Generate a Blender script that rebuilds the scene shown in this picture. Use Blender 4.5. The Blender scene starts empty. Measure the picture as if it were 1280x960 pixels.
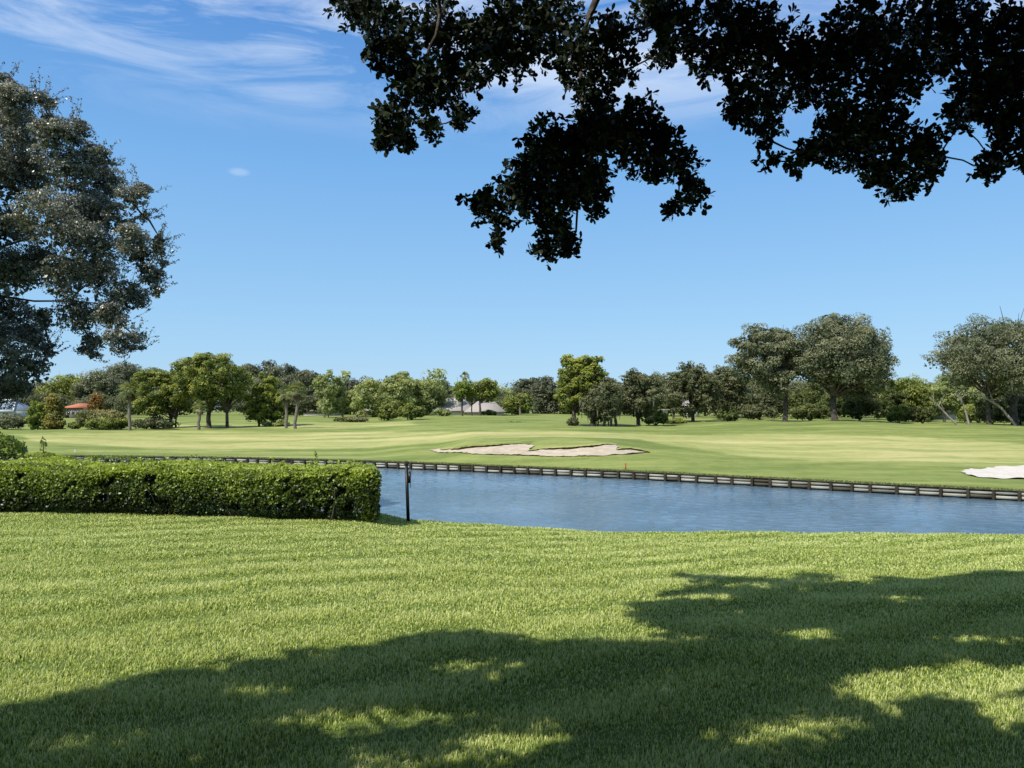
import bpy, math, random
import numpy as np
from mathutils import Vector

# ------------------------------------------------------------------ basics
sc = bpy.context.scene
COL = sc.collection
F = 961.0; PITCH = math.radians(1.9); CZ = 3.8
ST, CT = math.sin(PITCH), math.cos(PITCH)
ELEV = math.radians(48); SH = np.array([-0.72, -0.694])      # horizontal direction towards the sun
SUN = np.array([SH[0]*math.cos(ELEV), SH[1]*math.cos(ELEV), math.sin(ELEV)])

def at(px, py, Y):
    u = (px-640)/F; v = (480-py)/F
    d = np.array([u, CT-v*ST, ST+v*CT]); return d*(Y/d[1]) + np.array([0, 0, CZ])
def proj(p):
    x, y, z = p[0], p[1], p[2]-CZ
    f = y*CT+z*ST; up = -y*ST+z*CT
    return 640+F*x/f, 480-F*up/f

# ------------------------------------------------------------------ ground heights
WALL = np.array([(-120, 70), (-60, 61), (-31, 56), (-19.6, 54), (-8.3, 50), (0, 45.6), (7, 41.8), (14.9, 36.2), (21.1, 32), (30, 26.5), (45, 19), (80, 4), (120, -14)], float)
def wall_Y(X): return np.interp(X, WALL[:, 0], WALL[:, 1])
_ws = np.linspace(-119, 119, 6000); _wu = _ws/np.maximum(wall_Y(_ws), .5)
_m = wall_Y(_ws) > 3
def wall_D(u): return np.interp(u, _wu[_m], wall_Y(_ws)[_m])
WZ = 0.42
PROF = {   # image column: (depth, image row) pairs measured along the fairway
 0:   [(75,552),(95,540),(110,537),(130,535),(160,525),(250,518),(400,515),(700,513)],
 150: [(62,565),(75,552),(95,540),(110,536),(130,533),(160,525),(250,519),(400,515),(700,513)],
 260: [(62,566),(75,553),(95,539),(110,533),(130,528),(160,523),(250,518),(400,515),(700,513)],
 450: [(60,568),(75,550),(95,538),(110,532),(130,526),(160,520),(250,517),(400,515),(700,513)],
 535: [(53,570),(60,560),(75,546),(95,534),(110,529),(130,523),(160,518),(250,516.5),(400,515),(700,513)],
 600: [(47.5,572.5),(50,569),(53,559.5),(57,550),(60,547),(75,541),(95,532.5),(110,527),(130,521),(160,517.5),(250,516),(400,515),(700,513)],
 680: [(45.5,576),(49,571),(52,558),(56,548),(60,546.5),(75,541),(95,532),(110,527),(130,521),(160,518),(250,516),(400,515),(700,513)],
 760: [(43.5,579),(48,570.5),(51,559),(55,550),(59,547.5),(75,540.5),(95,533),(110,528),(130,523),(160,519),(250,517),(400,515),(700,513)],
 825: [(47,574),(55,558),(60,553),(75,543),(95,534),(110,529),(130,524),(160,520),(250,517),(400,515),(700,513)],
 920: [(50,572),(60,557),(75,543),(95,529),(110,526),(130,524),(160,521),(250,517),(400,515),(700,513)],
 1050:[(45,582),(55,566),(70,547),(85,534),(97,525.5),(110,525.5),(130,525),(160,522),(250,517),(400,515),(700,513)],
 1160:[(42,588),(55,567),(70,549),(85,536),(97,530),(110,529),(130,527),(160,523),(250,518),(400,515),(700,513)],
 1280:[(40,595),(50,575),(65,553),(80,541),(95,531.5),(110,530),(130,528),(160,524),(250,519),(400,515),(700,513)],
}
PK = sorted(PROF); _DG = np.concatenate([np.linspace(0, 170, 681), np.linspace(171, 1500, 500)])
def _prof_table():
    tab = []
    for k in PK:
        u = (k-640)/F; d0 = float(wall_D(np.array([u]))[0])
        D = [d0]; Z = [WZ]
        for d, y in PROF[k]:
            if d > d0+1.5:
                D.append(d); Z.append(at(k, y, d)[2])
        D.append(1500); Z.append(Z[-1])
        z = np.interp(_DG, D, Z)
        kx = np.exp(-0.5*(np.arange(-16, 17)/3.5)**2); kx /= kx.sum()
        zz = np.convolve(np.pad(z, 16, mode='edge'), kx, mode='valid')
        w = np.clip((_DG-d0)/2.0, 0, 1)*(_DG < 165); z = z*(1-w)+zz*w
        tab.append(z)
    return np.array(tab)
TAB = _prof_table()
def ground(X, Y):
    X = np.asarray(X, float); Y = np.asarray(Y, float)
    u = X/np.maximum(Y, 1); c = np.clip(640+F*u, PK[0], PK[-1])
    i = np.clip(np.searchsorted(PK, c)-1, 0, len(PK)-2)
    k0 = np.array(PK, float)[i]; k1 = np.array(PK, float)[i+1]
    t = np.clip((c-k0)/(k1-k0), 0, 1); t = t*t*(3-2*t)*.7+t*.3
    # depth index, shifted so that every column starts at its own wall
    def look(idx):
        out = np.empty_like(Y)
        for j in range(len(PK)):
            m = idx == j
            if m.any(): out[m] = np.interp(Y[m], _DG, TAB[j])
        return out
    z = look(i)*(1-t)+look(i+1)*t
    dw = wall_D(u)
    w = np.clip((Y-dw)/2.5, 0, 1); w = w*w*(3-2*w)
    z = WZ*(1-w)+z*w
    z = z+(0.05*np.sin(X*.11+1.3)*np.sin(Y*.09)+.07*np.sin(X*.33+.21*Y)*np.sin(Y*.41-.13*X+1)+.05*np.sin(X*.62-Y*.25)*np.sin(Y*.55+2))*np.clip((Y-dw-3)/15, 0, 1)*np.clip((170-Y)/60, 0, 1)*np.where((np.abs(X-2) < 12) & (Y < 60), .15, 1)
    return z
def gz(x, y): return float(ground(np.array([x]), np.array([y]))[0])

EDGE = np.array([(-60, 34), (-30, 32), (-19, 29), (-15, 23.2), (-8, 22.3), (-2.9, 21.7), (0, 21.6), (2, 21.7), (2.5, 21.4), (7, 21.0), (13, 20.2), (25, 17), (60, 8)], float)
def edge_Y(X): return np.interp(X, EDGE[:, 0], EDGE[:, 1])
def lawn(X, Y):
    X = np.asarray(X, float); Y = np.asarray(Y, float)
    ze = np.interp(X, [-20, -12, -3.6, -2.9, 0, 2.4, 7, 13, 20], [1.2, 1.12, .86, .72, .53, .40, .42, .42, .42])
    t = np.clip((Y-4)/17.5, -2.0, 1.15)
    z = 1.62+(ze-1.62)*np.where(t > 0, np.abs(t)**1.25, t*.25)
    z = z+0.018*np.sin(X*.9+.4*Y)*np.sin(Y*.7-.2*X)+.012*np.sin(X*2.1+1)*np.sin(Y*1.9)
    return z
def lz(x, y): return float(lawn(np.array([x]), np.array([y]))[0])

# ------------------------------------------------------------------ mesh helpers
def mesh(name, V, FA, mat, parent=None, tint=None, smooth=False, extra=None):
    """FA: array (M,k) or list of such arrays"""
    if not isinstance(FA, list): FA = [FA]
    me = bpy.data.meshes.new(name)
    V = np.asarray(V, np.float32); me.vertices.add(len(V)); me.vertices.foreach_set('co', V.ravel())
    tot = sum(f.size for f in FA); n = sum(len(f) for f in FA)
    me.loops.add(tot); me.polygons.add(n)
    me.loops.foreach_set('vertex_index', np.concatenate([f.ravel() for f in FA]).astype(np.int32))
    ls = []; s = 0
    for f in FA:
        ls.append(s+np.arange(len(f))*f.shape[1]); s += f.size
    me.polygons.foreach_set('loop_start', np.concatenate(ls).astype(np.int32))
    if tint is not None:
        a = me.attributes.new('tint', 'FLOAT', 'POINT'); a.data.foreach_set('value', np.asarray(tint, np.float32))
    if extra:
        for k, v in extra.items():
            a = me.attributes.new(k, 'FLOAT', 'POINT'); a.data.foreach_set('value', np.asarray(v, np.float32))
    me.update(calc_edges=True)
    if smooth: me.polygons.foreach_set('use_smooth', np.ones(n, bool))
    me.validate()
    me.materials.append(mat)
    o = bpy.data.objects.new(name, me); COL.objects.link(o)
    if parent is not None: o.parent = parent; o.location = -np.array(parent.location) if False else (0, 0, 0)
    if parent is not None: o.matrix_parent_inverse = parent.matrix_basis.inverted()
    return o
def thing(name, label, cat, loc, group=None):
    o = bpy.data.objects.new(name, None); COL.objects.link(o); o.location = [float(v) for v in loc]; o.empty_display_size = .3
    o['label'] = label; o['category'] = cat
    if group: o['group'] = group
    return o
def struct(o, label=None, cat=None):
    o['kind'] = 'structure'
    if label: o['label'] = label
    if cat: o['category'] = cat
    return o
class MB:
    def __init__(s): s.v = []; s.q = []; s.t = []; s.n = 0; s.tint = []
    def add(s, V, Q=None, T=None, tint=.5):
        V = np.asarray(V, float); s.v.append(V)
        if Q is not None and len(Q): s.q.append(np.asarray(Q)+s.n)
        if T is not None and len(T): s.t.append(np.asarray(T)+s.n)
        s.n += len(V); s.tint.append(np.full(len(V), tint) if np.isscalar(tint) else tint)
    def box(s, c, d, rot=0, tint=.5, taper=1.0, lean=(0, 0)):
        x, y, z = [v/2 for v in d]; V = []
        for k in (-1, 1):
            f = taper if k > 0 else 1
            for a, b in ((-1, -1), (1, -1), (1, 1), (-1, 1)):
                V.append((a*x*f+lean[0]*(k+1)/2, b*y*f+lean[1]*(k+1)/2, k*z))
        V = np.array(V); cr, sr = math.cos(rot), math.sin(rot)
        V = np.stack([V[:, 0]*cr-V[:, 1]*sr, V[:, 0]*sr+V[:, 1]*cr, V[:, 2]], 1)+np.array(c)
        s.add(V, [(3, 2, 1, 0), (4, 5, 6, 7), (0, 1, 5, 4), (1, 2, 6, 5), (2, 3, 7, 6), (3, 0, 4, 7)], tint=tint)
    def tube(s, P, R, n=6, tint=.5):
        P = np.asarray(P, float); R = np.asarray(R, float); m = len(P)
        T = np.gradient(P, axis=0); T /= np.linalg.norm(T, axis=1, keepdims=True)+1e-9
        ref = np.where(np.abs(T[:, 2:3]) > .9, np.array([[1., 0, 0]]), np.array([[0, 0, 1.]]))
        A = np.cross(T, ref); A /= np.linalg.norm(A, axis=1, keepdims=True)+1e-9; B = np.cross(T, A)
        a = np.arange(n)*2*np.pi/n
        V = P[:, None]+R[:, None, None]*(np.cos(a)[None, :, None]*A[:, None]+np.sin(a)[None, :, None]*B[:, None])
        V = V.reshape(-1, 3); Q = []
        for i in range(m-1):
            for j in range(n):
                k = (j+1) % n; Q.append((i*n+j, i*n+k, (i+1)*n+k, (i+1)*n+j))
        V = np.vstack([V, P[-1:]]); T3 = [((m-1)*n+j, (m-1)*n+(j+1) % n, m*n) for j in range(n)]
        s.add(V, Q, T3, tint)
    def build(s, name, mat, parent=None, smooth=False):
        FA = []
        if s.q: FA.append(np.concatenate(s.q))
        if s.t: FA.append(np.concatenate(s.t))
        return mesh(name, np.concatenate(s.v), FA, mat, parent, np.concatenate(s.tint), smooth)
def unit(a): return a/(np.linalg.norm(a, axis=-1, keepdims=True)+1e-9)
def curve(a, b, rng, sag=0.0, n=6, wob=.08):
    a, b = np.array(a, float), np.array(b, float); t = np.linspace(0, 1, n)[:, None]
    L = np.linalg.norm(b-a); m = (a+b)/2+np.array([0, 0, sag*L])+rng.normal(0, wob*L, 3)
    P = (1-t)**2*a+2*t*(1-t)*m+t*t*b
    P[1:-1] += rng.normal(0, .012*L, (n-2, 3)); return P
def leaves(C, N, size, rng, aspect=.55, kind=4, jit=.25):
    """C centres (n,3), N normals -> verts, faces. diamond (4) or oval (6) leaves"""
    n = len(C); R = unit(rng.normal(size=(n, 3))); A = unit(np.cross(N, R)); B = np.cross(N, A)
    s = (size*(1+rng.uniform(-jit, jit, n)))[:, None]/2
    a = A*s; b = B*s*aspect
    if kind == 4: V = np.stack([C-a, C-b+a*.1, C+a, C+b+a*.1], 1)
    else:
        dr = N*s*.25
        V = np.stack([C-a, C-b*.7-a*.35, C-b+a*.3, C+a*.85-b*.45+dr, C+a*.85+b*.45+dr, C+b+a*.3, C+b*.7-a*.35], 1); kind = 7
    return V.reshape(-1, 3), np.arange(n*kind).reshape(n, kind)
def pnoise(P, rng, freq, k=5):
    out = np.zeros(len(P))
    for _ in range(k):
        d = unit(rng.normal(size=3)); f = freq*rng.uniform(.7, 1.5); out += np.sin(P@d*f+rng.uniform(0, 6.28))
    return out/k**.5

def connect(starts, pts):
    """grow a branching skeleton: every centre hangs on its nearest neighbour already joined"""
    joined = [(p, -1) for p in starts]; P0 = np.array(starts); left = list(range(len(pts))); J = list(P0); par = []
    JA = np.array(J); idx = [-1]*len(J)
    while left:
        A = np.array([pts[k] for k in left]); d = np.linalg.norm(A[:, None]-JA[None], axis=2); d[:, :len(P0)] *= 1.15
        a, b = np.unravel_index(np.argmin(d), d.shape); par.append((left[a], JA[b])); JA = np.vstack([JA, A[a]]); left.pop(a)
    return par

# ------------------------------------------------------------------ materials
def nodes(name):
    m = bpy.data.materials.new(name); m.use_nodes = True; nt = m.node_tree; nt.nodes.clear()
    out = nt.nodes.new('ShaderNodeOutputMaterial'); return m, nt, out
def nd(nt, t, **kw):
    n = nt.nodes.new(t)
    for k, v in kw.items():
        if k in n.inputs.keys(): n.inputs[k].default_value = v
        else: setattr(n, k, v)
    return n
def ramp(nt, stops, fac=None):
    r = nt.nodes.new('ShaderNodeValToRGB'); e = r.color_ramp.elements
    while len(e) < len(stops): e.new(.5)
    for i, (p, c) in enumerate(sorted(stops)): e[i].position = p; e[i].color = (*c, 1)
    if fac is not None: nt.links.new(fac, r.inputs[0])
    return r
def leaf_mat(name, stops, trans=.3, rough=.5, spec=.35, tcol=1.5):
    m, nt, out = nodes(name)
    at_ = nd(nt, 'ShaderNodeAttribute', attribute_name='tint')
    r = ramp(nt, stops, at_.outputs['Fac'])
    p = nd(nt, 'ShaderNodeBsdfPrincipled', Roughness=rough); p.inputs['Specular IOR Level'].default_value = spec
    nt.links.new(r.outputs[0], p.inputs['Base Color'])
    tr = nd(nt, 'ShaderNodeBsdfTranslucent')
    mu = nd(nt, 'ShaderNodeMix', data_type='RGBA', blend_type='MULTIPLY'); mu.inputs[0].default_value = 1
    nt.links.new(r.outputs[0], mu.inputs[6]); mu.inputs[7].default_value = (tcol*1.05, tcol, tcol*.45, 1)
    nt.links.new(mu.outputs[2], tr.inputs[0])
    mx = nd(nt, 'ShaderNodeMixShader'); mx.inputs[0].default_value = trans
    nt.links.new(p.outputs[0], mx.inputs[1]); nt.links.new(tr.outputs[0], mx.inputs[2]); nt.links.new(mx.outputs[0], out.inputs[0])
    return m
def noise_mat(name, stops, scale=4, rough=.85, bump=.3, bscale=30, spec=.2, tintmix=0, stretch=(1, 1, 1), metallic=0):
    m, nt, out = nodes(name)
    g = nd(nt, 'ShaderNodeNewGeometry'); mp = nd(nt, 'ShaderNodeMapping'); mp.inputs['Scale'].default_value = stretch
    nt.links.new(g.outputs['Position'], mp.inputs['Vector'])
    n = nd(nt, 'ShaderNodeTexNoise', Scale=scale, Detail=6, Roughness=.6); nt.links.new(mp.outputs[0], n.inputs['Vector'])
    fac = n.outputs[0]
    if tintmix:
        a = nd(nt, 'ShaderNodeAttribute', attribute_name='tint'); mm = nd(nt, 'ShaderNodeMix'); mm.inputs[0].default_value = tintmix
        nt.links.new(fac, mm.inputs[2]); nt.links.new(a.outputs['Fac'], mm.inputs[3]); fac = mm.outputs[0]
    r = ramp(nt, stops, fac)
    p = nd(nt, 'ShaderNodeBsdfPrincipled', Roughness=rough, Metallic=metallic); p.inputs['Specular IOR Level'].default_value = spec
    nt.links.new(r.outputs[0], p.inputs['Base Color'])
    n2 = nd(nt, 'ShaderNodeTexNoise', Scale=bscale, Detail=4); nt.links.new(mp.outputs[0], n2.inputs['Vector'])
    b = nd(nt, 'ShaderNodeBump', Strength=bump, Distance=.05); nt.links.new(n2.outputs[0], b.inputs['Height']); nt.links.new(b.outputs[0], p.inputs['Normal'])
    nt.links.new(p.outputs[0], out.inputs[0]); return m

M = {}
M['oak_leaf'] = leaf_mat('oak_leaf', [(0, (0.048, 0.064, 0.026)), (.5, (0.135, 0.151, 0.065)), (1, (0.257, 0.254, 0.130))], .22)
M['oak_leaf_grey'] = leaf_mat('oak_leaf_grey', [(0, (0.076, 0.095, 0.052)), (.5, (0.171, 0.189, 0.100)), (1, (0.285, 0.290, 0.167))], .2)
M['green_leaf'] = leaf_mat('green_leaf', [(0, (0.069, 0.101, 0.023)), (.5, (0.211, 0.259, 0.056)), (1, (0.418, 0.427, 0.098))], .3)
M['deep_leaf'] = leaf_mat('deep_leaf', [(0, (0.041, 0.060, 0.017)), (.5, (0.115, 0.150, 0.040)), (1, (0.217, 0.240, 0.074))], .28)
M['bright_leaf'] = leaf_mat('bright_leaf', [(0, (0.076, 0.116, 0.024)), (.5, (0.229, 0.298, 0.058)), (1, (0.414, 0.462, 0.102))], .35)
M['yellow_leaf'] = leaf_mat('yellow_leaf', [(0, (0.066, 0.100, 0.022)), (.45, (0.229, 0.274, 0.048)), (1, (0.470, 0.473, 0.088))], .3)
M['light_leaf'] = leaf_mat('light_leaf', [(0, (0.141, 0.182, 0.083)), (.5, (0.326, 0.377, 0.145)), (1, (0.535, 0.558, 0.247))], .35)
M['bronze_leaf'] = leaf_mat('bronze_leaf', [(0, (0.086, 0.089, 0.022)), (.5, (0.258, 0.234, 0.050)), (1, (0.423, 0.359, 0.094))], .3)
M['orange_leaf'] = leaf_mat('orange_leaf', [(0, (0.156, 0.095, 0.031)), (.5, (0.328, 0.198, 0.059)), (1, (0.484, 0.309, 0.109))], .3)
M['palm_frond'] = leaf_mat('palm_frond', [(0, (.09, .115, .045)), (.5, (.21, .25, .10)), (1, (.40, .42, .23))], .3)
M['palm_leaf'] = leaf_mat('palm_leaf', [(0, (0.077, 0.095, 0.030)), (.5, (0.204, 0.216, 0.076)), (1, (0.426, 0.377, 0.166))], .25)
M['dead_leaf'] = leaf_mat('dead_leaf', [(0, (.07, .055, .03)), (1, (.23, .18, .11))], .2)
M['moss'] = leaf_mat('moss', [(0, (.055, .065, .045)), (1, (.16, .175, .125))], .2)
M['hedge_leaf'] = leaf_mat('hedge_leaf', [(0, (0.027, 0.044, 0.011)), (.45, (0.157, 0.229, 0.035)), (1, (0.447, 0.535, 0.079))], .35, rough=.42, spec=.5)
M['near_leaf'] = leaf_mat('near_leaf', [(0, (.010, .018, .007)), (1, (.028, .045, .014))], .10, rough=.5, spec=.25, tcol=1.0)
M['left_leaf'] = leaf_mat('left_leaf', [(0, (0.051, 0.067, 0.041)), (.6, (0.178, 0.185, 0.135)), (1, (0.386, 0.370, 0.309))], .15, rough=.36, spec=.6)
M['far_leaf'] = leaf_mat('far_leaf', [(0, (0.076, 0.093, 0.058)), (.5, (0.130, 0.143, 0.084)), (1, (0.198, 0.209, 0.119))], .2)  # greyed leaf colour with distance haze mixed in
M['bark'] = noise_mat('bark', [(.3, (.035, .028, .022)), (.7, (.14, .12, .10))], 3, .95, .8, 14)
M['bark_pale'] = noise_mat('bark_pale', [(.3, (.16, .14, .12)), (.7, (.42, .38, .33))], 3, .95, .5, 14)
M['bark_palm'] = noise_mat('bark_palm', [(.3, (.10, .085, .07)), (.7, (.30, .26, .21))], 5, .95, .6, 12, stretch=(1, 1, 4))
M['stem'] = noise_mat('stem', [(.3, (.06, .045, .03)), (.7, (.2, .16, .11))], 12, .9, .4, 30)

# fairway: vertex attribute 'tone' marks the mown zones
m, nt, out = nodes('fairway_grass'); M['fairway'] = m
g = nd(nt, 'ShaderNodeNewGeometry'); a = nd(nt, 'ShaderNodeAttribute', attribute_name='tint')
mp = nd(nt, 'ShaderNodeMapping'); mp.inputs['Scale'].default_value = (.03, .16, .1); mp.inputs['Rotation'].default_value = (0, 0, .35)
nt.links.new(g.outputs['Position'], mp.inputs['Vector'])
n1 = nd(nt, 'ShaderNodeTexNoise', Scale=1.6, Detail=7, Roughness=.65, Distortion=.6); nt.links.new(mp.outputs[0], n1.inputs['Vector'])
n2 = nd(nt, 'ShaderNodeTexNoise', Scale=.8, Detail=9, Roughness=.8); nt.links.new(g.outputs['Position'], n2.inputs['Vector'])
m1 = nd(nt, 'ShaderNodeMath', operation='MULTIPLY_ADD'); m1.inputs[1].default_value = 1.35; nt.links.new(n1.outputs[0], m1.inputs[0]); nt.links.new(a.outputs['Fac'], m1.inputs[2])
m2 = nd(nt, 'ShaderNodeMath', operation='MULTIPLY_ADD'); m2.inputs[1].default_value = .75; nt.links.new(n2.outputs[0], m2.inputs[0]); nt.links.new(m1.outputs[0], m2.inputs[2])
m3 = nd(nt, 'ShaderNodeMath', operation='SUBTRACT'); m3.inputs[1].default_value = 1.0; nt.links.new(m2.outputs[0], m3.inputs[0])
r = ramp(nt, [(.0, (.170, .225, .055)), (.3, (.305, .345, .105)), (.6, (.52, .49, .20)), (1, (.70, .62, .32))], m3.outputs[0])
p = nd(nt, 'ShaderNodeBsdfPrincipled', Roughness=.9); p.inputs['Specular IOR Level'].default_value = .1; nt.links.new(r.outputs[0], p.inputs['Base Color'])
n3 = nd(nt, 'ShaderNodeTexNoise', Scale=9, Detail=5); nt.links.new(g.outputs['Position'], n3.inputs['Vector'])
b = nd(nt, 'ShaderNodeBump', Strength=.5, Distance=.08); nt.links.new(n3.outputs[0], b.inputs['Height']); nt.links.new(b.outputs[0], p.inputs['Normal']); nt.links.new(p.outputs[0], out.inputs[0])

M['lawn_soil'] = noise_mat('lawn_soil', [(.3, (.10, .15, .035)), (.7, (.24, .32, .09))], 6, .95, .5, 60)
# grass blades
m, nt, out = nodes('lawn_blade'); M['blade'] = m
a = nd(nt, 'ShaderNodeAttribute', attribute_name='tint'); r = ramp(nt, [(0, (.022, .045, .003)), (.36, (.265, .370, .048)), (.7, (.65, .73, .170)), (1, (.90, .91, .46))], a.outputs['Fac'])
p = nd(nt, 'ShaderNodeBsdfPrincipled', Roughness=.6); p.inputs['Specular IOR Level'].default_value = .12; nt.links.new(r.outputs[0], p.inputs['Base Color'])
tr = nd(nt, 'ShaderNodeBsdfTranslucent'); nt.links.new(r.outputs[0], tr.inputs[0]); mx = nd(nt, 'ShaderNodeMixShader'); mx.inputs[0].default_value = .42
nt.links.new(p.outputs[0], mx.inputs[1]); nt.links.new(tr.outputs[0], mx.inputs[2]); nt.links.new(mx.outputs[0], out.inputs[0])
# water
m, nt, out = nodes('lake_water'); M['water'] = m
g = nd(nt, 'ShaderNodeNewGeometry'); mp = nd(nt, 'ShaderNodeMapping'); mp.inputs['Scale'].default_value = (.8, 1.5, 1); mp.inputs['Rotation'].default_value = (0, 0, .5)
nt.links.new(g.outputs['Position'], mp.inputs['Vector'])
n1 = nd(nt, 'ShaderNodeTexNoise', Scale=6, Detail=5, Roughness=.6, Distortion=.3); nt.links.new(mp.outputs[0], n1.inputs['Vector'])
n2 = nd(nt, 'ShaderNodeTexNoise', Scale=.16, Detail=2); nt.links.new(g.outputs['Position'], n2.inputs['Vector'])
b = nd(nt, 'ShaderNodeBump', Strength=.5, Distance=.05); nt.links.new(n1.outputs[0], b.inputs['Height'])
p = nd(nt, 'ShaderNodeBsdfPrincipled', Roughness=.05); p.inputs['Base Color'].default_value = (.035, .075, .125, 1); p.inputs['IOR'].default_value = 1.33
r = ramp(nt, [(.35, (.10, .17, .225)), (.65, (.155, .24, .31))], n2.outputs[0]); nt.links.new(r.outputs[0], p.inputs['Base Color'])
nt.links.new(b.outputs[0], p.inputs['Normal']); nt.links.new(p.outputs[0], out.inputs[0])
M['sand'] = noise_mat('sand', [(.3, (.45, .375, .27)), (.66, (.60, .52, .395))], 1.6, .95, .55, 5, stretch=(1, .6, 1))
M['white_sand'] = noise_mat('white_sand', [(.3, (.60, .54, .46)), (.7, (.74, .69, .61))], 2, .95, .5, 6)
M['lip'] = noise_mat('lip', [(.3, (.025, .018, .010)), (.7, (.085, .060, .028))], 5, .95, .8, 12)
M['timber'] = noise_mat('timber', [(.25, (.10, .09, .06)), (.45, (.26, .25, .20)), (.7, (.47, .46, .38))], 2.5, .9, .6, 20, tintmix=.7, stretch=(1, 1, 3))
M['timber_dark'] = noise_mat('timber_dark', [(.3, (.018, .016, .012)), (.7, (.055, .048, .036))], 4, .9, .7, 20)
M['black_paint'] = noise_mat('black_paint', [(.3, (.006, .007, .007)), (.7, (.014, .015, .015))], 8, .45, .1, 40, spec=.4)
M['roof_grey'] = noise_mat('roof_grey', [(.3, (.28, .25, .24)), (.7, (.42, .38, .36))], 3, .9, .5, 4, stretch=(1, 1, 6))
M['roof_pale'] = noise_mat('roof_pale', [(.3, (.33, .30, .27)), (.7, (.47, .43, .40))], 3, .9, .5, 4, stretch=(1, 1, 6))
M['roof_red'] = noise_mat('roof_red', [(.3, (.42, .13, .07)), (.7, (.58, .24, .15))], 3, .9, .5, 4, stretch=(1, 1, 6))
M['roof_blue'] = noise_mat('roof_blue', [(.3, (.20, .26, .32)), (.7, (.30, .36, .42))], 3, .6, .3, 4)
M['stucco'] = noise_mat('stucco', [(.3, (.50, .47, .42)), (.7, (.62, .59, .54))], 2, .9, .2, 20)
M['stucco_brown'] = noise_mat('stucco_brown', [(.3, (.20, .16, .13)), (.7, (.30, .25, .21))], 2, .9, .2, 20)
M['white_trim'] = noise_mat('white_trim', [(.3, (.70, .70, .69)), (.7, (.80, .80, .79))], 2, .6, .1, 20)
M['glass'] = noise_mat('glass', [(.3, (.02, .025, .03)), (.7, (.05, .06, .07))], 1, .1, .02, 3, spec=.6)
M['stake_orange'] = noise_mat('stake_orange', [(.3, (.45, .10, .03)), (.7, (.55, .15, .05))], 6, .7, .1, 20)
M['mud'] = noise_mat('mud', [(.3, (.05, .045, .03)), (.7, (.10, .09, .06))], 1, .95, .4, 8)

# ------------------------------------------------------------------ setting: ground, water, lawn
rs = np.random.default_rng(7)
def inpoly(px, py, poly):
    x = np.asarray(px); y = np.asarray(py); c = np.zeros(x.shape, bool); n = len(poly)
    for i in range(n):
        x1, y1 = poly[i]; x2, y2 = poly[(i+1) % n]
        if y1 == y2: continue
        c ^= ((y1 > y) != (y2 > y)) & (x < (x2-x1)*(y-y1)/(y2-y1)+x1)
    return c
base_sheet = mesh('ground', [(-2500, -2500, -1.3), (2500, -2500, -1.3), (2500, 3000, -1.3), (-2500, 3000, -1.3)], np.array([[0, 1, 2, 3]]), M['mud']); struct(base_sheet)

# far side: columns fan out from the lake wall
us = np.concatenate([np.linspace(-1.9, -.72, 50)[:-1], np.linspace(-.72, .72, 900), np.linspace(.72, 1.9, 50)[1:]])
dw = wall_D(us); nr = 330; tt = np.linspace(0, 1, nr)
YY = dw[:, None]*np.exp(tt[None, :]**1.25*np.log(900/dw)[:, None]); XX = us[:, None]*YY
ZZ = ground(XX.ravel(), YY.ravel()).reshape(XX.shape)
PX = 640+F*us[:, None]+0*YY; PYr = 480-F*(-YY*ST+(ZZ-CZ)*CT)/(YY*CT+(ZZ-CZ)*ST)
fw_right = [(700,541),(850,543.5),(1000,543),(1120,545),(1300,556),(1300,580),(1120,577),(1020,576),(930,570),(860,560),(800,549),(700,546)]
fw_mid = [(520,540),(640,538),(770,541),(900,544),(900,551),(700,547),(600,548),(540,553),(460,560),(300,563),(180,561),(60,552),(20,545),(200,538.5),(330,540)]
tone = np.full(PX.shape, .10)
jx = PX+6*np.sin(YY*.35); jy = PYr+.6*np.sin(XX*.3)
tone[inpoly(jx, jy, fw_mid)] = .40
tone[inpoly(jx, jy, fw_right)] = .42
far_tan = [(200,531),(330,531),(330,527.5),(520,528),(520,532),(420,536),(200,535)]
tone[inpoly(jx, jy, far_tan)] = .35
tone[inpoly(jx, jy, [(655,566),(668,552),(700,548),(735,549),(760,556),(720,563)])] = .30
for _ in range(4): tone[1:-1] = (tone[:-2]+tone[1:-1]*2+tone[2:])/4; tone[:, 1:-1] = (tone[:, :-2]+tone[:, 1:-1]*2+tone[:, 2:])/4
nc = len(us); I = np.arange(nc*nr).reshape(nc, nr)
Q = np.stack([I[:-1, :-1], I[1:, :-1], I[1:, 1:], I[:-1, 1:]], -1).reshape(-1, 4)
fairway = struct(mesh('fairway', np.stack([XX, YY, ZZ], -1).reshape(-1, 3), Q, M['fairway'], tint=tone.ravel(), smooth=True))

# near lawn
xs = np.linspace(-60, 60, 481); ts = np.linspace(0, 1, 260); Yl = -40+(edge_Y(xs)[:, None]+40)*(1-(1-ts[None, :])**1.6); Xl = xs[:, None]+0*Yl
Zl = lawn(Xl.ravel(), Yl.ravel()).reshape(Xl.shape)
Xl = np.concatenate([Xl, Xl[:, -1:], Xl[:, -1:]], 1); Yl = np.concatenate([Yl, Yl[:, -1:]+.06, Yl[:, -1:]+.5], 1); Zl = np.concatenate([Zl, Zl[:, -1:]-.12, Zl[:, -1:]*0-.9], 1)
I = np.arange(Xl.size).reshape(Xl.shape); Q = np.stack([I[:-1, :-1], I[1:, :-1], I[1:, 1:], I[:-1, 1:]], -1).reshape(-1, 4)
struct(mesh('lawn', np.stack([Xl, Yl, Zl], -1).reshape(-1, 3), Q, M['lawn_soil'], smooth=True))
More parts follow.
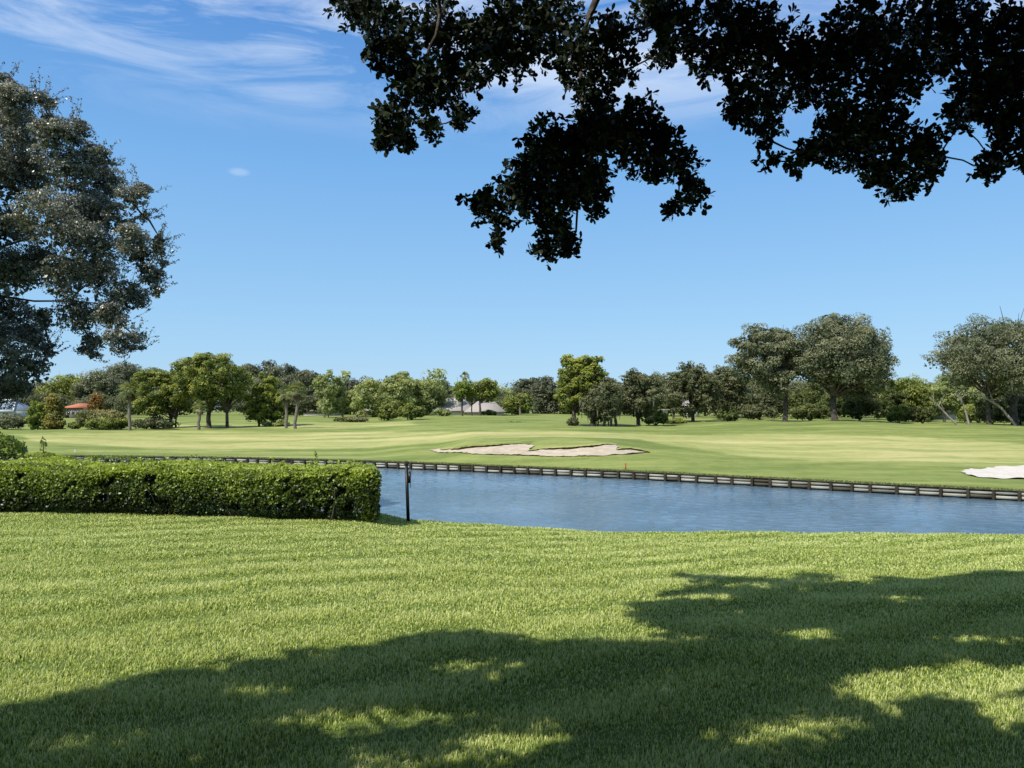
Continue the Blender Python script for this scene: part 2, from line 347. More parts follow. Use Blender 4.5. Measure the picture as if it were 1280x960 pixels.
# water sheet between the near bank and the lake wall
xs = np.concatenate([np.linspace(-118, -34, 60)[:-1], np.arange(-34, 32, .10), np.linspace(32, 118, 60)]); y0 = np.minimum(edge_Y(xs), wall_Y(xs)-1)+.1; y1 = wall_Y(xs)+.02
nrw = 330; tw_ = np.linspace(0, 1, nrw)**1.15; WX = xs[:, None]+0*tw_[None]; WY = y0[:, None]+(y1-y0)[:, None]*tw_[None]; WZv = 0*WX; rw = np.random.default_rng(91)
gust = .65+.35*np.sin(WX*.12+WY*.31+1.2)*np.sin(WX*.07-WY*.12)
for _ in range(34):
    lam = rw.uniform(.2, 1.0); th = rw.normal(1.1, 1.0); kx_, ky_ = 2*np.pi/lam*math.cos(th), 2*np.pi/lam*math.sin(th)
    WZv += lam*.0036*np.sin(WX*kx_+WY*ky_+rw.uniform(0, 6.28)+.6*np.sin(WX*.5+WY*.37))
WZv *= gust
I = np.arange(WX.size).reshape(WX.shape); Q = np.stack([I[:-1, :-1], I[1:, :-1], I[1:, 1:], I[:-1, 1:]], -1).reshape(-1, 4)
struct(mesh('lake', np.stack([WX, WY, WZv], -1).reshape(-1, 3), Q, M['water'], smooth=True))

# grass blades as one mass
def blades(region, dens, h, w, rng):
    X0, X1, Y0, Y1 = region; n = int((X1-X0)*(Y1-Y0)*dens); X = rng.uniform(X0, X1, n); Y = rng.uniform(Y0, Y1, n)
    k = (np.abs(X) < .70*Y+1.6) & (Y < edge_Y(X)-.03); X, Y = X[k], Y[k]
    cl = pnoise(np.stack([X, Y, 0*X], 1), np.random.default_rng(3), 5); k = rng.random(len(X)) < .78+.22*cl; X, Y, cl = X[k], Y[k], cl[k]; n = len(X)
    Z = lawn(X, Y); a = rng.uniform(0, 6.283, n); H = h*rng.uniform(.55, 1.25, n)*(1+.15*cl); le = rng.uniform(.15, .95, n)
    lf = rng.random(n) < .02; H[lf] *= 1.5
    d = np.stack([np.cos(a), np.sin(a)], 1); s = np.stack([-d[:, 1], d[:, 0]], 1)*(w*rng.uniform(.7, 1.2, n)/2)[:, None]
    B = np.stack([X, Y, Z-.004], 1); m = B.copy(); m[:, :2] += d*(le*H*.35)[:, None]; m[:, 2] += H*.62
    t = B.copy(); t[:, :2] += d*(le*H*.95)[:, None]; t[:, 2] += H*(1-.35*le**2)
    s3 = np.concatenate([s, np.zeros((n, 1))], 1)
    V = np.stack([B-s3, B+s3, m+s3*.85, m-s3*.85, t], 1).reshape(-1, 3); q = np.arange(n)[:, None]*5
    st = np.sin((-.5*X+.866*Y)*5.7+.3*np.sin(X*.5))*.06+np.sin((-.5*X+.866*Y)*2.2)*.03
    big = pnoise(np.stack([X, Y*2.2, 0*X], 1), np.random.default_rng(5), 1.1)*.05
    tn = np.clip(rng.normal(.73, .27, n)+.05*cl+st+big+.15*(rng.random(n) < .06)*3, 0, 1)
    tn = np.repeat(tn[:, None], 5, 1); tn[:, :2] -= .60; tn[:, 4] += .12  # darker feet and lighter tips paint in the shade between blades
    return V, q+np.array([[0, 1, 2, 3]]), q+np.array([[3, 2, 4]]), np.clip(tn, 0, 1).ravel()
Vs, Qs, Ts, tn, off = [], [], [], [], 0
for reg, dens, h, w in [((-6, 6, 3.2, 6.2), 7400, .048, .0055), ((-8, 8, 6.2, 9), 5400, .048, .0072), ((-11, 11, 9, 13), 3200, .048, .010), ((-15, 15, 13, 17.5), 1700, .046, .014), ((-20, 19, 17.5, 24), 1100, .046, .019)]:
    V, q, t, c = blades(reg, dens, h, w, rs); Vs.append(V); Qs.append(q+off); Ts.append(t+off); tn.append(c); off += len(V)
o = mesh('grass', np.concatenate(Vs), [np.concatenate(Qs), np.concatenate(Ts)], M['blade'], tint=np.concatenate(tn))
o['kind'] = 'stuff'; o['label'] = 'short bright green grass blades of the mown lawn in the foreground'; o['category'] = 'grass'

# ------------------------------------------------------------------ bunkers
def bunker(name, outline, mat, label, D0, D1, lip=None):
    # outline in image columns/rows -> walked to the ground
    def hit(px, py):
        for D in np.arange(D0, D1, .04):
            P = at(px, py, D)
            if P[2] <= gz(P[0], P[1]): return (P[0], P[1])
        return (P[0], P[1])
    W = [hit(*q) for q in outline]
    W = np.array(W); lo = W.min(0); hi = W.max(0); st = .12
    gx = np.arange(lo[0]-st, hi[0]+st, st); gy = np.arange(lo[1]-st, hi[1]+st, st); A, B = np.meshgrid(gx, gy, indexing='ij')
    ins = inpoly(A, B, W); rng = np.random.default_rng(11)
    Z = ground(A.ravel(), B.ravel()).reshape(A.shape)+.065+.025*pnoise(np.stack([A.ravel()*1, B.ravel(), 0*A.ravel()], 1), rng, 5).reshape(A.shape)
    k = ins[:-1, :-1] & ins[1:, :-1] & ins[1:, 1:] & ins[:-1, 1:]
    I = np.arange(A.size).reshape(A.shape); Q = np.stack([I[:-1, :-1], I[1:, :-1], I[1:, 1:], I[:-1, 1:]], -1)[k]
    use = np.unique(Q); mp_ = -np.ones(A.size, int); mp_[use] = np.arange(len(use))
    V = np.stack([A.ravel(), B.ravel(), Z.ravel()], 1)[use]
    o = mesh(name, V, mp_[Q], mat, smooth=True); struct(o); o['label'] = label; o['category'] = 'bunker'
    for seg in (lip or []):
        mb = MB(); pts = [hit(*q) for q in seg]; pts = np.array(pts)
        L = np.concatenate([[0], np.cumsum(np.linalg.norm(np.diff(pts, axis=0), axis=1))]); s = np.arange(0, L[-1], .15)
        X = np.interp(s, L, pts[:, 0]); Y = np.interp(s, L, pts[:, 1])+.02; Zg = ground(X, Y); h = .05+.17*np.sin(np.clip(s/L[-1], .02, .98)*np.pi)**.6+rng.uniform(-.02, .03, len(s))
        j = rng.uniform(-.06, .06, len(s)); n = len(s)
        V = np.concatenate([np.stack([X, Y-.03+j*.3, Zg+.0], 1), np.stack([X, Y-.09+j, Zg+h*.75], 1), np.stack([X, Y+.18+j, Zg+h+.03], 1), np.stack([X, Y+.75, Zg+.06], 1), np.stack([X, Y+1.3, ground(X, Y+1.3)-.02], 1)])
        i = np.arange(n-1); Q = np.concatenate([np.stack([r*n+i, r*n+i+1, (r+1)*n+i+1, (r+1)*n+i], 1) for r in range(1)])
        mesh('lip', V[:2*n], Q, M['lip'], o)
        Q = np.concatenate([np.stack([r*n+i, r*n+i+1, (r+1)*n+i+1, (r+1)*n+i], 1) for r in (1, 2, 3)])
        mesh('turf_edge', V, Q, M['fairway'], o, tint=np.full(len(V), .2), smooth=True)
    return o
bunker('bunker', [(534,562.5),(546,567),(590,568.6),(640,570),(700,571.5),(750,571),(790,568.5),(813,566),(790,563.5),(771,563),(776,558.5),(768,556.8),(738,560),(716,562),(690,562.5),(661,564.5),(669,558),(662,556),(640,556.5),(600,560),(570,562.5),(548,561.8)],
       M['sand'], 'pink beige sand bunker with a ragged dark lip facing the lake', 44, 60,
       [[(548,563.4),(570,563.5),(600,560),(640,556.5),(664,556)], [(661,564.3),(690,562.5),(716,562),(738,560),(768,556.8),(775,557.5)], [(771,563),(790,563.5),(813,566)]])
bunker('bunker', [(1199,590),(1205,593.5),(1220,597),(1245,599),(1290,599.5),(1330,599),(1370,594),(1360,588),(1320,583),(1280,583),(1250,584),(1225,587),(1210,587)], M['white_sand'], 'smooth white sand bunker cut off by the right edge of the photo', 32, 60)

# ------------------------------------------------------------------ lake wall
wt = thing('seawall', 'low weathered timber wall with dark posts along the far lake bank', 'seawall', (0, 45.6, 0))
seg = WALL[(WALL[:, 0] > -75) & (WALL[:, 0] < 50)]
L = np.concatenate([[0], np.cumsum(np.linalg.norm(np.diff(seg, axis=0), axis=1))])
SP = .92; nposts = int(L[-1]/SP); rng = np.random.default_rng(21)
sp = np.arange(nposts+1)*SP+rng.uniform(-.09, .09, nposts+1)
px_ = np.interp(sp, L, seg[:, 0]); py_ = np.interp(sp, L, seg[:, 1])
pl = MB(); gap = MB(); cap = MB(); proto = None; npost = 0
for i in range(nposts):
    a = np.array([px_[i], py_[i]]); b = np.array([px_[i+1], py_[i+1]]); d = b-a; ln = np.linalg.norm(d); ang = math.atan2(d[1], d[0]); nn = np.array([d[1], -d[0]])/ln
    c = (a+b)/2
    for z, hgt, pb in ((.30, .13, .8), (.13, .12, .7)):
        tint = rng.uniform(.5, 1.0) if rng.random() < pb else rng.uniform(.0, .3)
        q = c+nn*(.045+rng.uniform(-.01, .015)); pl.box((q[0], q[1], z+rng.uniform(-.012, .012)), (ln*.985, .04, hgt), ang+rng.uniform(-.008, .008), tint)
    q = c+nn*.01; gap.box((q[0], q[1], .10), (ln*1.0, .03, .56), ang)
    q = c+nn*.05; cap.box((q[0], q[1], .405+rng.uniform(-.008, .008)), (ln*.995, .13, .032), ang+rng.uniform(-.01, .01))
    if -34 < a[0] < 30.5 and npost < 99:
        q = a+nn*.13; npost += 1
        if proto is None:
            mb = MB(); mb.box((0, 0, 0), (.13, .13, 1.0), 0, .5, .9); proto = mb.build('post', M['timber_dark'], None); pp = proto
        else:
            pp = proto.copy(); COL.objects.link(pp)
        pp.parent = wt; pp.matrix_parent_inverse = wt.matrix_basis.inverted()
        pp.location = (q[0], q[1], -.09+rng.uniform(-.03, .02)); pp.rotation_euler = (rng.uniform(-.04, .04), rng.uniform(-.04, .04), ang)
pl.build('planking', M['timber'], wt); gap.build('backing', M['timber_dark'], wt); cap.build('cap_rail', M['timber_dark'], wt)
# rough turf fringe hanging over the wall
n = 16000; X = rng.uniform(-34, 31, n); Y = wall_Y(X)+rng.uniform(-.05, .35, n); C = np.stack([X, Y, np.full(n, WZ)+rng.uniform(-.01, .07, n)], 1)
V, Q = leaves(C, unit(rng.normal(size=(n, 3))+np.array([0, -1, .3])), .09, rng, .3)
o = mesh('bank_grass', V, Q, M['palm_leaf'], tint=np.repeat(rng.uniform(0, .5, n), 4)); o['kind'] = 'stuff'; o['label'] = 'rough grass fringe growing over the top of the far lake wall'; o['category'] = 'grass'

# ------------------------------------------------------------------ trees
def lobe_leaves(lobes, nleaf, size, rng, gapf=None, updown=.35, thr=-.9, aspect=.6, core=0, kind=4, sub=0, nrand=.45):
    """lobes: list (centre, radii, tintbase)"""
    big = lobes
    if sub:
        out = []
        for c, r, tb in lobes:
            d = unit(rng.normal(size=(sub, 3))); d[:, 2] = np.where(rng.random(sub) < .5, np.abs(d[:, 2]), d[:, 2]); q = rng.uniform(.35, 1, sub)**.6
            for k in range(sub):
                f = rng.uniform(.26, .46); out.append((np.array(c)+d[k]*np.array(r)*q[k]*(1.06-f*.75), tuple(np.array(r)*f*np.array([1.15, 1.15, .9])), tb+rng.normal(0, .10)+.10*d[k, 2]))
        lobes = out
    ar = np.array([np.mean(r)**2 for _, r, _ in lobes]); cnt = np.maximum(6, (nleaf*ar/ar.sum())).astype(int)
    Cs, Ns, Ts_ = [], [], []
    for (c, r, tb), k in zip(lobes, cnt):
        d = unit(rng.normal(size=(k, 3))); d[:, 2] = np.where(rng.random(k) < .55, np.abs(d[:, 2]), d[:, 2])
        rad = rng.uniform(.45, 1, k)**.45
        P = c+d*np.array(r)*rad[:, None]
        Cs.append(P); nz = unit(d+rng.normal(0, nrand, (k, 3))+np.array([0, 0, updown])); Ns.append(nz)
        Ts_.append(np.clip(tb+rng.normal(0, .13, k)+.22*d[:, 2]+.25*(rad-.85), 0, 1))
    P = np.concatenate(Cs); N = np.concatenate(Ns); T = np.concatenate(Ts_)
    R = np.mean([np.mean(l[1])**2 for l in big])**.5; lobes = big; ar = np.array([np.mean(r)**2 for _, r, _ in lobes]); nz = pnoise(P, rng, 3.4/R)+.6*pnoise(P, rng, 9/R)
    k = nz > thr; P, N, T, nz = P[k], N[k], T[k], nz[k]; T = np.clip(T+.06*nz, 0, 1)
    V, Q = leaves(P, N, size, rng, aspect, kind); T2 = np.repeat(T, Q.shape[1])
    if core:
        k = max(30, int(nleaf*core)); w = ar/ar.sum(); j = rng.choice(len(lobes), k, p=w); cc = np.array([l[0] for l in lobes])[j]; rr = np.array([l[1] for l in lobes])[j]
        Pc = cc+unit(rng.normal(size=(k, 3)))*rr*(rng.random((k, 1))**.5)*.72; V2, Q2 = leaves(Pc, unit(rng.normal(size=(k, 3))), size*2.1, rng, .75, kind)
        Q = np.concatenate([Q, Q2+len(V)]); V = np.concatenate([V, V2]); T2 = np.concatenate([T2, np.repeat(np.clip(rng.normal(.12, .1, k), 0, 1), Q.shape[1])])  # core leaves coloured dark to stand for shade within the crown
    return V, Q, T2, P
def tree(name, label, cat, x0, x1, ytop, ycb, D, trunks, mat='oak_leaf', bark='bark', seed=1, group=None, nl=None, lobn=22, tw=.42, dens=1.0, leafpx=2.0, shape='oak', thr=-.95, moss=0, lobr=.2, yb=None, depthf=.9, limbs=True, fork=None):
    rng = np.random.default_rng(seed*13+5)
    if name == 'pine_tree': x0, x1, ycb = x0-6, x1+6, ycb+3
    ycb = ycb+(4 if D > 140 else 2); xc = (x0+x1)/2; top = at(xc, ytop, D); bot = at(xc, ycb, D); W = (x1-x0)/F*D; Hc = top[2]-bot[2]
    tx = at(trunks[0], 500, D)[0] if trunks else at(xc, 500, D)[0]
    basez = gz(tx, D)
    root = thing(name, label, cat, (tx, D, basez), group)
    c0 = np.array([at(xc, 500, D)[0], D, (top[2]+bot[2])/2])
    lobes = []
    for i in range(lobn):
        if shape == 'oak' and thr < -.45 and i < lobn*.62:
            g1 = (i+.5)/(lobn*.62); zz_ = 1-1.55*g1; ph = i*2.39996+seed; q = np.array([math.cos(ph)*math.sqrt(1-zz_*zz_), math.sin(ph)*math.sqrt(1-zz_*zz_), zz_])*rng.uniform(.66, 1.1)
        for _ in range(60):
            if shape == 'oak' and thr < -.45 and i < lobn*.62: break
            q = rng.uniform(-1, 1, 3)
            rr = q[0]**2+q[1]**2+q[2]**2
            if shape == 'cone':   # narrow at the top
                if q[0]**2+q[1]**2 < (1-.55*(q[2]+1)/2-.1)**2 and rr > .1: break
            elif shape == 'flat':
                if q[2] > -.75 and rr < 1 and rr > .25: break
            elif rr < 1 and rr > .2: break
        r0 = lobr*W*rng.uniform(.8, 1.3)*1.12
        if shape == 'bush': q[2] = abs(q[2])*.9-.5
        rz = min(r0*rng.uniform(.6, .85), Hc*.33)
        c = c0+q*np.array([max(W/2-r0*.8, .1), max(W*depthf/2-r0*.8, .1), max(Hc/2-rz*.9, .1)])
        lobes.append((c, (r0, r0, rz), rng.uniform(.25, .75)))
    lo = np.min([l[0]-np.array(l[1])*.97 for l in lobes], 0); hi = np.max([l[0]+np.array(l[1])*.97 for l in lobes], 0)
    tlo = np.array([at(x0, 500, D)[0], lo[1], at(xc, ycb+5, D)[2]]); thi = np.array([at(x1, 500, D)[0], hi[1], top[2]]); k_ = (thi-tlo)/(hi-lo)
    lobes = [(tlo+(l[0]-lo)*k_, tuple(np.array(l[1])*k_), l[2]) for l in lobes]
    apx = (x1-x0)*abs(ycb-ytop); size = leafpx/F*D
    n = nl or int(apx*dens/(leafpx**2*.30)*5.0)
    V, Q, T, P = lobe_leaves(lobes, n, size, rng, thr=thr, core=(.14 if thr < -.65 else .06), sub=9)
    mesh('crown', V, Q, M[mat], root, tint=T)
    mb = MB()
    for j, t in enumerate(trunks):
        bx = at(t, 500, D)[0]; by = D+rng.uniform(-.3, .3)*(j > 0); bz = gz(bx, by)-.15
        fk = at(t, fork, D)[2] if fork else bz+(bot[2]-bz)*.65+.12*Hc
        h = fk-bz; P0 = np.array([bx, by, bz]); P1 = P0+np.array([rng.uniform(-.06, .06)*h, 0, h])
        w = tw*(1 if j == 0 else .7); R = [w*.75, w*.55, w*.5, w*.46]
        pts = np.array([P0, P0+(P1-P0)*.12, P0+(P1-P0)*.55+[rng.uniform(-.05, .05)*h, 0, 0], P1]); mb.tube(pts, R, 8)
        if limbs:
            near = sorted(lobes, key=lambda l: abs(l[0][0]-bx)+.4*abs(l[0][2]-P1[2]))[:max(4, int(len(lobes)*.8/len(trunks)))]
            for l in near:
                C_ = curve(P1-np.array([0, 0, h*.04]), l[0], rng, .10, 7, .07); mb.tube(C_, np.linspace(w*.28, w*.04, 7), 5)
                for _ in range(2):
                    s = C_[rng.integers(2, 5)]; e = l[0]+rng.normal(0, .6, 3)*np.array(l[1]); mb.tube(curve(s, e, rng, .05, 4), np.linspace(w*.12, .02, 4), 4)
    if trunks: mb.build('trunk', M[bark], root, True)
    if moss:
        k = rng.choice(len(P), moss); B = P[k]; B = B[B[:, 2] < c0[2]+Hc*.15]; m_ = len(B); ln = rng.uniform(.5, 1.7, m_)*D/100; ww = rng.uniform(.06, .16, m_)
        a = rng.uniform(0, 3.14, m_); s = np.stack([np.cos(a)*ww, np.sin(a)*ww, 0*a], 1); dn = np.stack([rng.normal(0, .05, m_), rng.normal(0, .05, m_), -ln], 1)
        V = np.stack([B-s, B+s, B+dn*.7+s*.6, B+dn], 1).reshape(-1, 3)
        mesh('hanging_moss', V, np.arange(4*m_).reshape(-1, 4), M['moss'], root, tint=np.repeat(rng.uniform(0, 1, m_), 4))['kind'] = 'stuff'
    return root
def palm(label, x, ytop, D, seed, rpx=16, dead=True, group='cabbage palms on the golf course', ycen=None):
    rng = np.random.default_rng(seed+900); R = rpx/F*D; cen = at(x, ytop+rpx*.8, D); bz = gz(cen[0], D)
    root = thing('palm_tree', label, 'palm tree', (cen[0], D, bz), group)
    mb = MB(); P0 = np.array([cen[0]+rng.uniform(-.2, .2), D, bz-.1]); mb.tube(curve(P0, cen, rng, 0, 7, .015), np.linspace(.22, .17, 7)*1.0, 8); mb.build('trunk', M['bark_palm'], root, True)
    def fans(n, lo, hi, mat, name, sc):
        V, T = [], []
        for i in range(n):
            az = rng.uniform(0, 6.283); el = rng.uniform(lo, hi); d = np.array([math.cos(az)*math.cos(el), math.sin(az)*math.cos(el), math.sin(el)])
            hub = cen+d*R*.42*sc; up = np.array([0, 0, 1.]); sd = unit(np.cross(d, up)); nn = np.cross(sd, d); tb = rng.uniform(.1, .9)
            V.append([cen-sd*.03, cen+sd*.03, hub+sd*.02, hub-sd*.02]); T.append(tb)
            for a in np.linspace(-1.35, 1.35, 13):
                bl = R*.62*sc*(1-.18*abs(a))*rng.uniform(.85, 1.1); dd = d*math.cos(a)+sd*math.sin(a); e = hub+dd*bl-np.array([0, 0, bl*rng.uniform(.12, .5)]); mdl = hub+dd*bl*.5; w = sd*math.cos(a)*.05-d*math.sin(a)*.05
                V.append([hub, mdl-w*R*.6, e, mdl+w*R*.6]); T.append(tb+rng.uniform(-.12, .12))
        V = np.array(V).reshape(-1, 3); mesh(name, V, np.arange(len(V)).reshape(-1, 4), M[mat], root, tint=np.repeat(np.clip(T, 0, 1), 4))
    fans(34, -.55, 1.4, 'palm_frond', 'fronds', 1.0)
    if dead: fans(9, -1.4, -.8, 'dead_leaf', 'dead_fronds', .75)
    return root
def bush(label, x0, x1, ytop, D, mat='green_leaf', seed=1, name='shrub', cat='shrub', group=None, yb=None, dens=1.3, lobn=12, leafpx=1.8, thr=-1.1, stems=True):
    rng = np.random.default_rng(seed*7+100); xc = (x0+x1)/2; c = at(xc, ytop, D); bz = gz(c[0], D); W = (x1-x0)/F*D; H = max(c[2]-bz, .25)
    root = thing(name, label, cat, (c[0], D, bz), group); lobes = []
    for i in range(lobn):
        q = rng.uniform(-1, 1, 2); q /= max(1, np.linalg.norm(q)); r0 = W*.17*rng.uniform(.8, 1.3); rz = min(r0, H*.42)
        hz = H*(.96-.4*(q@q))*rng.uniform(.55, 1)-rz
        lobes.append((np.array([c[0]+q[0]*(W/2-r0*.8), D+q[1]*(min(W, 8)/2-r0*.5)*.6, bz+max(hz, rz*.25)]), (r0, r0, rz), rng.uniform(.25, .75)))
        lobes.append((np.array([c[0]+q[0]*(W/2-r0*.8), D+q[1]*(min(W, 8)/2-r0*.5)*.6, bz+max(hz, rz*.3)*.35]), (r0, r0, rz), rng.uniform(.1, .5)))
    lo = np.min([l[0]-np.array(l[1])*.97 for l in lobes], 0); hi = np.max([l[0]+np.array(l[1])*.97 for l in lobes], 0)
    tlo = np.array([at(x0, 500, D)[0], lo[1], bz-.1]); thi = np.array([at(x1, 500, D)[0], hi[1], c[2]]); k_ = (thi-tlo)/(hi-lo)
    lobes = [(tlo+(l[0]-lo)*k_, tuple(np.array(l[1])*k_), l[2]) for l in lobes]
    n = int((x1-x0)*(H/D*F)*dens/(leafpx**2*.3)*4.5)+60
    V, Q, T, P = lobe_leaves(lobes, n, leafpx/F*D, rng, thr=thr, core=.15, sub=7); k = V[:, 2] > bz-.3
    mesh('foliage', V, Q, M[mat], root, tint=T)
    if stems:
        mb = MB()
        for l in lobes[::2]: mb.tube(curve((c[0], D, bz-.05), l[0], rng, .1, 4), np.linspace(.05, .015, 4), 4)
        mb.build('stems', M['stem'], root)
    return root

# --- right hand oaks
tree('oak_tree', 'large grey-green live oak with a broad crown right of centre, left of the pair', 'tree', 905, 1012, 400, 494, 100, [981], 'oak_leaf_grey', seed=1, tw=.62, lobn=34, moss=160, lobr=.15, dens=.9, thr=-.75)
tree('oak_tree', 'tallest live oak on the course with thick forked trunk and round crown', 'tree', 972, 1128, 385, 500, 98, [1043], 'oak_leaf_grey', seed=2, tw=.78, lobn=46, moss=200, lobr=.135, dens=.9, thr=-.7, fork=495)
oc = tree('oak_tree', 'tall live oak with hanging moss at the right edge of the photo', 'tree', 1148, 1345, 391, 497, 95, [1268, 1234], 'oak_leaf_grey', seed=3, tw=.75, lobn=52, moss=420, lobr=.12, dens=.85, thr=-.6, fork=492)
# leaning dead limbs beside it
def dead_tree(label, pts, D, seed, w=.14):
    rng = np.random.default_rng(seed); b = at(pts[0][0], 500, D); bz = gz(b[0], D); root = thing('dead_tree', label, 'tree', (b[0], D, bz)); mb = MB()
    P = [np.array([b[0], D, bz-.1])]+[at(x, y, D+rng.uniform(-.4, .4)) for x, y in pts[1:]]; P = np.array(P); t = np.linspace(0, 1, len(P)); tt = np.linspace(0, 1, 12)
    PP = np.stack([np.interp(tt, t, P[:, k]) for k in range(3)], 1); mb.tube(PP, np.linspace(w, w*.35, 12), 6); mb.build('trunk', M['bark_pale'], root, True)
    for k in (5, 7, 9):
        m2 = MB(); e = PP[k]+np.array([rng.uniform(-1.6, 1.6), rng.uniform(-.5, .5), rng.uniform(.7, 2.0)]); m2.tube(curve(PP[k], e, rng, .1, 5), np.linspace(w*.5, w*.12, 5), 5); m2.build('branch', M['bark_pale'], root, True)
dead_tree('pale leaning dead trunk, the left one under the right oak', [(1197, 531), (1185, 520), (1172, 506), (1162, 497)], 94, 5)
dead_tree('upright pale bare forked trunk under the right oak', [(1211, 531), (1206, 510), (1200, 498), (1193, 492)], 93.5, 6)
dead_tree('long pale bare limb leaning left beside the right oak trunk', [(1270, 532), (1250, 508), (1232, 498), (1214, 490)], 93, 7, .17)

# --- centre group
tree('cypress_tree', 'upright green cypress, left of the yellow-green one in the centre group', 'tree', 692, 732, 441, 515, 97, [716], 'green_leaf', seed=10, shape='oak', lobn=30, lobr=.2, tw=.35, thr=-1.0, dens=1.1)
tree('cypress_tree', 'yellow-green clumpy cypress standing tallest in the centre group', 'tree', 702, 770, 443, 512, 96, [718, 743], 'yellow_leaf', seed=11, lobn=52, lobr=.115, tw=.4, thr=-.9, dens=1.0)
bush('dark leafy shoots around the cypress trunk base in the centre', 708, 724, 520, 95, 'oak_leaf', 12)
tree('oak_tree', 'dark low oak with drooping moss between cypress and forked oak', 'tree', 722, 782, 470, 526, 94, [740, 755, 764, 770], 'oak_leaf', seed=13, lobn=30, lobr=.17, tw=.45, moss=260, dens=1.1)
tree('oak_tree', 'dark round oak with a low forked trunk in the open fairway', 'tree', 766, 836, 460, 522, 98, [798], 'oak_leaf', seed=14, lobn=34, lobr=.16, tw=.5, moss=60, dens=1.1, fork=522)
tree('oak_tree', 'wide dark oak right of the forked oak, before the hidden white house', 'tree', 822, 905, 451, 518, 112, [866, 842], 'oak_leaf', seed=15, lobn=38, lobr=.15, tw=.5, moss=60, dens=1.1)
tree('oak_tree', 'dark oak filling the gap left of the broad pair of oaks', 'tree', 878, 940, 455, 520, 122, [905], 'oak_leaf', seed=16, lobn=26, dens=1.1)
bush('rounded olive bush right of the forked oak trunk', 804, 835, 511, 101, 'green_leaf', 17)
bush('low straggling bush right of the rounded olive bush', 826, 860, 522, 106, 'green_leaf', 18)
bush('green bush at the foot of the dark oaks, left of the broad pair', 895, 924, 507, 106, 'deep_leaf', 19)
bush('bush behind the left broad oak trunk', 925, 976, 503, 112, 'oak_leaf', 20)
bush('bush between the two broad oak trunks', 984, 1040, 500, 113, 'deep_leaf', 22)
bush('dark leafy thicket right of the tallest oak trunk', 1048, 1100, 484, 108, 'deep_leaf', 23, lobn=20)
bush('leafy thicket mid way between tallest oak and right edge oak', 1088, 1136, 472, 112, 'deep_leaf', 24, lobn=20)
bush('round green bush standing in front of the right thicket', 1108, 1138, 506, 104, 'green_leaf', 25)
bush('low green bush left of the gap with the white house', 1134, 1172, 506, 103, 'deep_leaf', 26)
tree('oak_tree', 'mid green tree behind the right thicket, beside the sky gap', 'tree', 1098, 1172, 468, 520, 125, [1150], 'green_leaf', seed=27, lobn=24)
tree('oak_tree', 'pale green tree behind the leaning dead trunks', 'tree', 1158, 1232, 462, 515, 120, [1180, 1212], 'light_leaf', seed=28, lobn=24)
bush('palmetto thicket under the oak at the right edge', 1216, 1262, 497, 99, 'palm_leaf', 29)
bush('dark thicket right of the palmettos at the photo edge', 1250, 1300, 490, 102, 'oak_leaf', 30)
tree('oak_tree', 'dark tree behind the oak at the right edge', 'tree', 1220, 1330, 455, 520, 125, [1290], 'oak_leaf', seed=31, lobn=30)
bush('long low shrub mass behind the leaning dead trunks', 1196, 1250, 500, 114, 'green_leaf', 33)
bush('tiny spiky shrub alone on the fairway before the cypress', 632, 653, 528, 108, 'palm_leaf', 32)

# --- left group
tree('shade_tree', 'large domed yellow-green tree with thick trunk left of centre', 'tree', 214, 318, 438, 512, 105, [262, 284], 'green_leaf', seed=40, lobn=64, lobr=.115, tw=.62, thr=-.8, dens=1.05)
tree('shade_tree', 'leafy tree leaning against the left side of the large domed tree', 'tree', 156, 240, 456, 528, 108, [214, 221], 'green_leaf', seed=41, lobn=46, lobr=.13, tw=.35, dens=1.1)
palm('cabbage palm with a pale trunk among shrubs left of the domed tree', 162, 474, 99, 1, 18)
palm('low cabbage palm in the shade left of the domed tree trunk', 250, 500, 99, 2, 12)
palm('cabbage palm with upright trunk, right one of the two by the bronze cypress', 371, 476, 101, 3, 16)
palm('cabbage palm with crown tucked close behind its right neighbour', 359, 480, 103, 4, 15)
tree('cypress_tree', 'small cypress with bronze tinted top right of the domed tree', 'tree', 305, 360, 464, 529, 109, [324, 352], 'yellow_leaf', seed=42, lobn=36, lobr=.14, tw=.3, dens=1.1)
bush('low green plants at the foot of the bronze topped cypress', 326, 364, 524, 107, 'light_leaf', 43)
bush('palmetto shrubs below the pale trunked palm', 96, 158, 507, 107, 'palm_leaf', 44, lobn=20)
bush('dark dense shrub at the foot of the pale trunked palm', 104, 160, 518, 105.5, 'green_leaf', 45, lobn=16)
bush('dark shrub row under the left leaning leafy tree', 164, 222, 520, 106, 'oak_leaf', 55, lobn=16)
tree('young_tree', 'small tree turned orange above the palmettos', 'tree', 110, 131, 490, 512, 122, [120], 'orange_leaf', seed=46, lobn=12, tw=.15)
tree('young_tree', 'lime green young tree left of the red roofed house', 'tree', 32, 62, 499, 533, 108, [48], 'bright_leaf', seed=47, lobn=18, tw=.15)
tree('young_tree', 'bronze yellow young tree beside the lime green one', 'tree', 54, 84, 492, 536, 107, [69], 'bronze_leaf', seed=48, lobn=20, tw=.15, shape='cone')
bush('grey green shrubs at the far left of the fairway edge', -20, 34, 515, 108, 'oak_leaf_grey', 49, lobn=18)
bush('small shrub between the bronze tree and the palmettos', 84, 104, 526, 108, 'green_leaf', 50)
